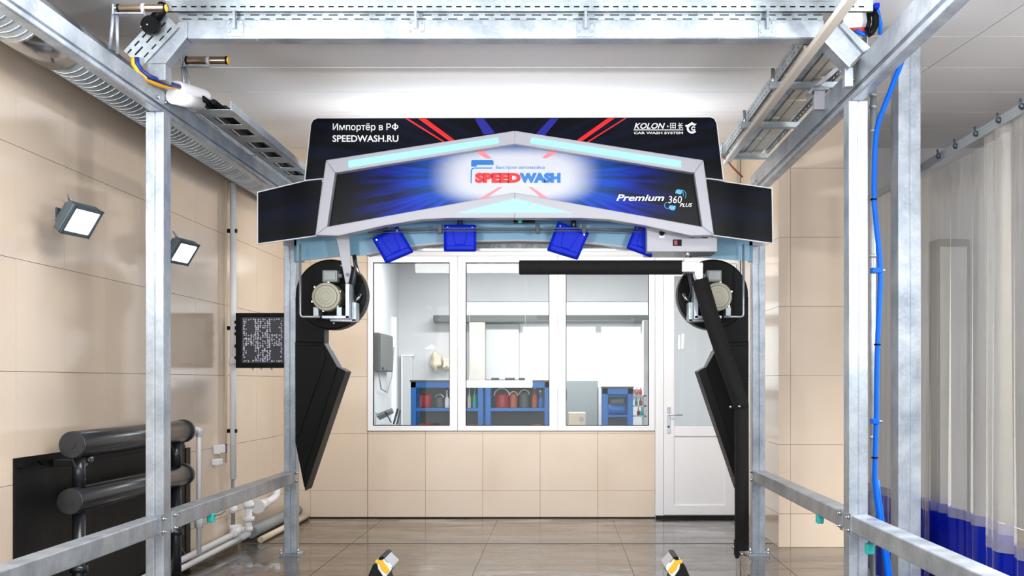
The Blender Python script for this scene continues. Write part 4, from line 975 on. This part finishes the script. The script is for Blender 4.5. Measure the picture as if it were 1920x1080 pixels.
# ------------------------------------------------------------------ back room
RZ = 16.0
bw = MB(); ax0, ax1 = -2.3, 2.6
wins = [(X(975, RZ), X(1207, RZ), V(722, RZ), V(607, RZ)), (X(873, RZ), X(1217, RZ), V(590, RZ), V(565, RZ))]
(wx0, wx1, wz0, wz1), (qx0, qx1, qz0, qz1) = wins
bw.box(ax0, wx0, RZ, RZ+.15, 0, qz0).box(wx1, ax1, RZ, RZ+.15, 0, qz0).box(wx0, wx1, RZ, RZ+.15, 0, wz0).box(wx0, wx1, RZ, RZ+.15, wz1, qz0)
bw.box(ax0, qx0, RZ, RZ+.15, qz0, qz1).box(qx1, ax1, RZ, RZ+.15, qz0, qz1).box(ax0, ax1, RZ, RZ+.15, qz1, 3.3)
struct(bw.build('wall_back_room', 'greywall'), 'pale far wall of the workshop behind the window')
struct(MB().box(-2.4, -2.25, 12.25, RZ, 0, 3.3).build('wall_back_room_left', 'greywall'), 'pale side wall of the workshop')
struct(MB().box(2.45, 2.6, 12.25, RZ, 0, 3.3).build('wall_back_room_right', 'greywall'), 'pale right wall of the workshop')
struct(MB().box(-2.4, 2.6, 12.25, RZ+.15, 3.3, 3.4).build('ceiling_back_room', 'ceil'), 'workshop ceiling')
struct(MB().box(-2.3, 2.5, 12.3, RZ, -.004, .001).build('floor_back_room', 'grey'), 'workshop floor')
w4 = struct_empty('window_4', ((wx0+wx1)/2, RZ, wz0)); w4['label'] = 'bright far window of the workshop'
xm = X(1045, RZ)
for a, b_ in ((wx0, xm), (xm, X(1122, RZ)), (X(1122, RZ), wx1)):
    sub('window_frame', MB().ring([(a, wz1), (b_, wz1), (b_, wz0), (a, wz0)], [(a+.04, wz1-.04), (b_-.04, wz1-.04), (b_-.04, wz0+.04), (a+.04, wz0+.04)], RZ+.02, RZ+.08), 'white', w4)
    sub('pane', MB().box(a+.04, b_-.04, RZ+.05, RZ+.055, wz0+.04, wz1-.04), 'glass', w4)
sub('window_sill', MB().box(wx0-.1, wx1+.05, RZ-.15, RZ+.02, wz0-.06, wz0), 'white', w4)
w5 = struct_empty('window_5', ((qx0+qx1)/2, RZ, qz0)); w5['label'] = 'bright narrow strip opening high in the workshop, made up for a bright band in the panes'  # opening made up to give the bright band in the panes
sub('window_frame', MB().ring([(qx0, qz1), (qx1, qz1), (qx1, qz0), (qx0, qz0)], [(qx0+.02, qz1-.015), (qx1-.02, qz1-.015), (qx1-.02, qz0+.015), (qx0+.02, qz0+.015)], RZ+.02, RZ+.08), 'white', w5)
sub('pane', MB().box(qx0+.02, qx1-.02, RZ+.05, RZ+.055, qz0+.015, qz1-.015), 'glass', w5)
def rbox(a, b_, c, d, Z, t): return MB().box(X(a, Z), X(b_, Z), Z, Z+t, V(d, Z), V(c, Z))
ws = thing('wall_shelf', 'grey horizontal ledge high on the far workshop wall', 'shelf', tuple(P(930, 604, 15.8)))
sub('board', rbox(812, 1217, 591, 604, 15.75, .24), 'dgrey', ws, .01)
tag(rbox(911, 973, 607, 712, 15.93, .06).build('white_board', 'greywall', None, .006), 'plain cream board on the far workshop wall', 'board')
tag(rbox(880, 909, 604, 716, 15.7, .28).build('wall_column', 'paper', None, .01), 'narrow pinkish grey column in the workshop', 'column')
ec = thing('electric_cabinet', 'dark grey electric cabinet on the workshop side wall', 'cabinet', (-2.2, 14.3, 1.5))
sub('body', MB().box(-2.249, -2.17, 13.75, 14.85, V(697, 14.3), V(627, 14.3)), 'dgrey', ec, .006)
sub('door', MB().box(-2.17, -2.158, 13.78, 14.82, V(695, 14.3), V(629, 14.3)), 'dgrey', ec, .004)
sub('lock', MB().disc((-2.158, 13.95, 1.6), (1, 0, 0), .015, .01, 8), 'black', ec)
sub('cable', MB().tube([(-2.2, 13.9, V(697, 14.3)), (-2.2, 14.1, 1.35), (-2.2, 14.6, 1.3), (-2.2, 15.0, 1.5), (-2.2, 15.2, 1.9)], .008, 6), 'grey', ec)
tag(MB().box(-2.249, -2.19, 15.3, 15.4, .1, 2.3).build('cable_duct', 'white'), 'vertical white cable duct on the workshop side wall', 'cable duct')
dr = thing('wall_panel_door', 'pale grey cupboard door at the workshop corner', 'door', tuple(P(750, 800, 15.9)))
sub('leaf', rbox(755, 773, 668, 860, 15.94, .055), 'greywall', dr, .006)
sub('frame', rbox(752, 755, 665, 860, 15.93, .065).box(X(755, 15.93), X(776, 15.93), 15.93, 15.995, V(668, 15.93), V(665, 15.93)), 'white', dr)
dk = thing('drafting_stand', 'white tube-framed stand with a slanted grey board by the window', 'stand', tuple(P(725, 815, 13.0)))
Zd = 13.0
sub('frame', MB().tube([P(703, 812, Zd), P(703, 772, Zd), P(707, 772, Zd)], .014, 8).tube([P(703, 798, Zd), P(730, 793, Zd), P(748, 800, Zd)], .012, 8), 'white', dk)
sub('board', MB().add([P(706, 776, Zd), P(735, 765, Zd), P(738, 770, Zd+.2), P(712, 783, Zd+.2)]+[p+Vector((0, 0, -.03)) for p in (P(706, 776, Zd), P(735, 765, Zd), P(738, 770, Zd+.2), P(712, 783, Zd+.2))], [(0, 1, 2, 3), (4, 7, 6, 5), (0, 4, 5, 1), (1, 5, 6, 2), (2, 6, 7, 3), (3, 7, 4, 0)]), 'grey', dk)
sub('leg', MB().tube([P(703, 798, Zd), (P(703, 0, Zd).x, Zd, .01)], .014, 8), 'white', dk)
sub('leg', MB().tube([P(746, 766, Zd), P(738, 795, Zd), (P(736, 0, Zd).x, Zd, .01)], .012, 8), 'dark_steel', dk)
sub('hanging_cord', MB().tube([P(722, 772, Zd), P(730, 785, Zd), P(736, 798, Zd), P(744, 795, Zd), P(751, 769, Zd)], .009, 6), 'dark_steel', dk)
def rack(a, b_, top, Z, dp, label, shelf=(765, 771)):
    t = thing('blue_rack', label, 'rack', (X((a+b_)/2, Z), Z+dp/2, 0), 'blue metal racks')
    xa, xb = X(a, Z), X(b_, Z); w = 10*Z/F; ht = V(top, Z)
    for x in (xa, xb-w):
        for y in (Z, Z+dp-.05): sub('upright', MB().box(x, x+w, y, y+.05, 0, ht), 'blueframe', t, .003)
    sub('top_beam', MB().box(xa, xb, Z, Z+.05, ht-.07, ht), 'blueframe', t, .003)
    sub('top_board', MB().box(xa-.01, xb+.01, Z-.01, Z+dp, ht, ht+.02), 'brown', t)
    s0_, s1_ = V(shelf[1], Z), V(shelf[0], Z)
    sub('shelf_beam', MB().box(xa+w, xb-w, Z, Z+.04, s0_, s1_), 'blueframe', t, .003)
    sub('shelf', MB().box(xa+w, xb-w, Z+.04, Z+dp-.05, s0_+.01, s1_-.008), 'blueframe', t)
    s2 = s0_-.3
    sub('shelf', MB().box(xa+w, xb-w, Z, Z+dp-.05, s2-.03, s2), 'blueframe', t)
    sub('back_panel', MB().box(xa+w, xb-w, Z+dp-.048, Z+dp-.04, s2, ht-.02), 'dgrey', t)
    return s1_-.008, s2
ZK2 = 13.55
sA, lA = rack(770, 906, 716, ZK2, .45, 'blue metal rack with red canister, seen through the window pane nearest the left blower')
sB, lB = rack(910, 1031, 716, ZK2, .45, 'blue metal rack with a red bucket, seen through the middle pane')
ZC2 = 13.75
def canister(px, w, hpx, base, m, label, handle=None, neck=False, Z=ZC2, name='canister', cat='canister'):
    t = thing(name, label, cat, (X(px, Z), Z, base), 'items on the workshop racks')
    c = Vector((X(px, Z), Z, base)); r = w/2*Z/F; h = hpx*Z/F
    prof = [(r*.96, 0), (r, .02), (r, h*.86), (r*.9, h*.95), (r*.45, h)] if not neck else [(r*.9, 0), (r, .02), (r, h*.5), (r*.8, h*.62), (r*.3, h*.74), (r*.3, h)]
    sub('body', MB().tube([c+Vector((0, 0, q[1])) for q in prof], [q[0] for q in prof], 16), m, t)
    if neck: sub('cap', MB().tube([c+Vector((0, 0, h)), c+Vector((0, 0, h+.025))], r*.4, 10), 'white', t)
    if handle: sub('handle', MB().tube([c+Vector((r*1.05*math.cos(a), -.01, h*.85+r*1.0*math.sin(a))) for a in [math.pi*i/10 for i in range(11)]], .008, 6), handle, t)
    return t
canister(799, 23, 27, sA, 'redcan', 'red metal canister on the left blue rack', None)
canister(824, 15, 22, sA, 'dgrey', 'dark grey round can on the left blue rack', 'steel')
canister(838, 9, 30, sA, 'white', 'white spray bottle next to the dark can', None, True, name='bottle', cat='bottle')
canister(880, 7, 36, sA, 'card', 'tall cream bottle with slim neck at the pane edge', None, True, name='bottle', cat='bottle')
canister(890, 8, 38, sA, 'teal', 'tall green bottle by the rack upright', None, True, name='bottle', cat='bottle')
canister(941, 27, 28, sB, 'redcan', 'dark red bucket with white arched handle', 'white', name='bucket', cat='bucket')
canister(963, 15, 28, sB, 'orange', 'orange-brown jug beside the red bucket', 'card', name='jug', cat='jug')
canister(983, 18, 30, sB, 'dgrey', 'grey jug in the middle of the right blue rack', 'card', name='jug', cat='jug')
canister(1002, 11, 36, sB, 'orange', 'tall orange bottle near the rack upright', None, True, name='bottle', cat='bottle')
canister(1013, 8, 30, sB, 'blueframe', 'small blue bottle at the end of the rack', None, True, name='bottle', cat='bottle')
canister(800, 28, 24, lA, 'redcan', 'wide red drum on the lower shelf of the left rack')
canister(834, 24, 22, lA, 'redcan', 'second red drum on the lower shelf of the left rack')
canister(886, 20, 22, lA, 'orange', 'rust-coloured drum low behind the window frame')
tag(MB().box(X(926, ZC2), X(985, ZC2), ZC2-.1, ZC2+.1, lB, lB+.12).build('crate', 'blueframe', None, .01), 'long blue crate on the lower shelf of the right rack', 'crate')
canister(1006, 18, 22, lB, 'orange', 'rust-coloured drum low on the right rack')
for k, (a, b_) in enumerate(((920, 14), (946, 18), (972, 12))):
    tag(MB().box(X(a, ZK2), X(a+b_, ZK2), ZK2+.1, ZK2+.3, V(716, ZK2)+.02, V(716, ZK2)+.05).build('tool_box', 'dgrey', None, .008), ['flat dark tool lying left on the rack top', 'flat dark tool lying mid rack top', 'flat dark tool lying right on the rack top'][k], 'tool', 'tools on the rack top')
lt = thing('reflection_strip', 'bright white strip standing in for a lamp reflection, in front of the blue rack', 'lamp', tuple(P(935, 726, 13.3)))  # glowing bar and rods made up in place of a luminaire's reflection
sub('tube', rbox(869, 998, 713.5, 726.5, 13.3, .05), 'reflglow', lt, .01)
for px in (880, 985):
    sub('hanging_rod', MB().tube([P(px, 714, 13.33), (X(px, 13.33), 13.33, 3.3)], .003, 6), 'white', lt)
ZE = 14.6
tag(MB().box(X(1063, ZE), X(1121, ZE), ZE, ZE+.4, .01, V(713, ZE)).build('metal_cabinet', 'grey', None, .01), 'plain grey metal cabinet below the bright window', 'cabinet')
tag(MB().box(X(1122, ZE), X(1131, ZE), ZE-.02, ZE+.4, .01, V(726, ZE)).build('side_panel', 'greywall', None, .005), 'narrow pale panel between the grey cabinet and the blue trolley', 'panel')
bc = thing('carton', 'cream cardboard carton with a round violet mark', 'box', tuple(P(1082, 798, 13.6)))
cz = V(774, 13.6)
sub('box', MB().box(X(1066, 13.6), X(1098, 13.6), 13.6, 13.9, cz-.32, cz), 'card', bc, .004)
sub('printed_mark', MB().disc(P(1090, 786, 13.6), (0, -1, 0), .03, .002, 16), mat('violet_mark', (196, 178, 200), .6), bc)
tag(MB().box(X(1060, 13.6), X(1104, 13.6), 13.58, 14.0, .001, cz-.32).build('low_table', 'grey', None, .01), 'low grey table carrying the cream carton', 'table')
sC, lC = rack(1130, 1187, 728, 13.6, .4, 'small blue trolley rack under the bright window', (778, 782))
mc = thing('compressor', 'small blue compressor with grey motor on the trolley', 'compressor', (X(1160, 13.75), 13.75, sC))
sub('tank', MB().tube([(X(1141, 13.75), 13.75, sC+.07), (X(1172, 13.75), 13.75, sC+.07)], .065, 14), 'blueframe', mc, .01)
sub('motor', MB().tube([(X(1145, 13.75), 13.75, sC+.16), (X(1170, 13.75), 13.75, sC+.165)], [.055, .06], 14), 'dgrey', mc, .01)
sub('knob', MB().hemi((X(1160, 13.75), 13.72, sC+.23), .02), 'white', mc)
tag(MB().box(X(1138, 13.7), X(1182, 13.7), 13.68, 13.8, V(745, 13.7), V(738, 13.7)).build('tool_tray', 'blueframe', None, .006), 'shallow blue tray across the trolley', 'tray')
rk = thing('grey_shelf', 'narrow pale shelf with coloured bottles at the pane edge', 'shelf', tuple(P(1200, 800, 13.9)))
for py in (741, 760, 779, 800):
    sub('shelf', rbox(1188, 1212, py, py+2.5, 13.9, .3), 'greywall', rk)
sub('side', rbox(1207, 1216, 600, 990, 13.9, .3), 'greywall', rk)
for k, (a, py, m_) in enumerate(((1194, 741, 'orange'), (1201, 741, 'redcan'), (1193, 760, 'teal'), (1201, 760, 'orange'), (1197, 779, 'redcan'), (1203, 779, 'teal'))):
    canister(a, 6, 13, V(py, 13.9), m_, ['rust bottle, top pair of the pale shelf', 'red bottle, top pair of the pale shelf', 'green bottle, second level of the pale shelf', 'rust bottle, second level of the pale shelf', 'red bottle, third level of the pale shelf', 'green bottle, third level of the pale shelf'][k], None, True, Z=13.97, name='bottle', cat='bottle')
def lump(px, py, w, h, Z, m, name, label, cat, seed):
    rnd = random.Random(seed); bm = bmesh.new(); bmesh.ops.create_icosphere(bm, subdivisions=3, radius=1)
    for v in bm.verts:
        q = v.co; k = 1+.18*math.sin(q.x*5+seed)+.15*math.sin(q.z*7+seed*2)+.1*math.sin(q.y*9)
        v.co = Vector((q.x*w/2*Z/F*k, q.y*.1*k, q.z*h/2*Z/F*k))
    me = bpy.data.meshes.new(name); bm.to_mesh(me); bm.free(); me.polygons.foreach_set('use_smooth', [True]*len(me.polygons))
    o = link(name, me, m); o.location = P(px, py, Z); return tag(o, label, cat)
lump(817, 677, 22, 38, 15.88, 'beige', 'hanging_jacket', 'beige bundled jacket hanging on the workshop wall', 'jacket', 2)
lump(838, 682, 13, 28, 15.9, 'card', 'hanging_bag', 'cream cloth bag hanging beside the beige jacket', 'bag', 5)

# bodies for the added fill lights, unseen from the camera
for x_, y_, dv, lab in ((-2.62, 2.4, Vector((2.4, 4.6, 2.2)), 'added fill light body on the tiled wall near the entrance, out of view'), (2.15, 2.4, Vector((-2.2, 4.7, 2.2)), 'added fill light body near the curtain by the entrance, out of view')):
    dv = dv.normalized(); sd_ = dv.cross(Vector((0, 0, 1))).normalized(); up2 = sd_.cross(dv)
    c_ = Vector((x_, y_, 2.2))-dv*.02
    wwl = thing('side_fill_body', lab, 'lamp', tuple(c_-dv*.1), 'added fill light bodies at the entrance')
    sub('housing', MB().obox(c_-dv*.06-sd_*.23-up2*.17, sd_, up2, dv, .46, .34, .05), 'floodbody', wwl, .006)
    sub('arm', MB().tube([c_-dv*.05, c_-dv*.12, Vector((-2.9 if x_ < 0 else 2.3, y_-.2, 2.0))], .025, 8), 'dark_steel', wwl)

gl = thing('gantry_fill_body', 'long added fill light trough on top of the gantry, unseen behind the sign', 'lamp', (-.33, 9.7, 2.9))  # body made up for the fills hidden behind the sign
sub('trough', MB().box(-1.76, 1.1, 9.53, 9.87, 2.93, 2.95), 'white', gl)
sub('stand', MB().box(-1.7, -1.66, 9.4, 9.56, 2.82, 2.93), 'galv', gl)
sub('stand', MB().box(1.0, 1.04, 9.4, 9.56, 2.82, 2.93), 'galv', gl)
sub('rear_fill_body', MB().box(-1.85, 1.25, 9.8, 9.86, 2.84, 2.925), 'white', gl)  # body of the added back wall fill
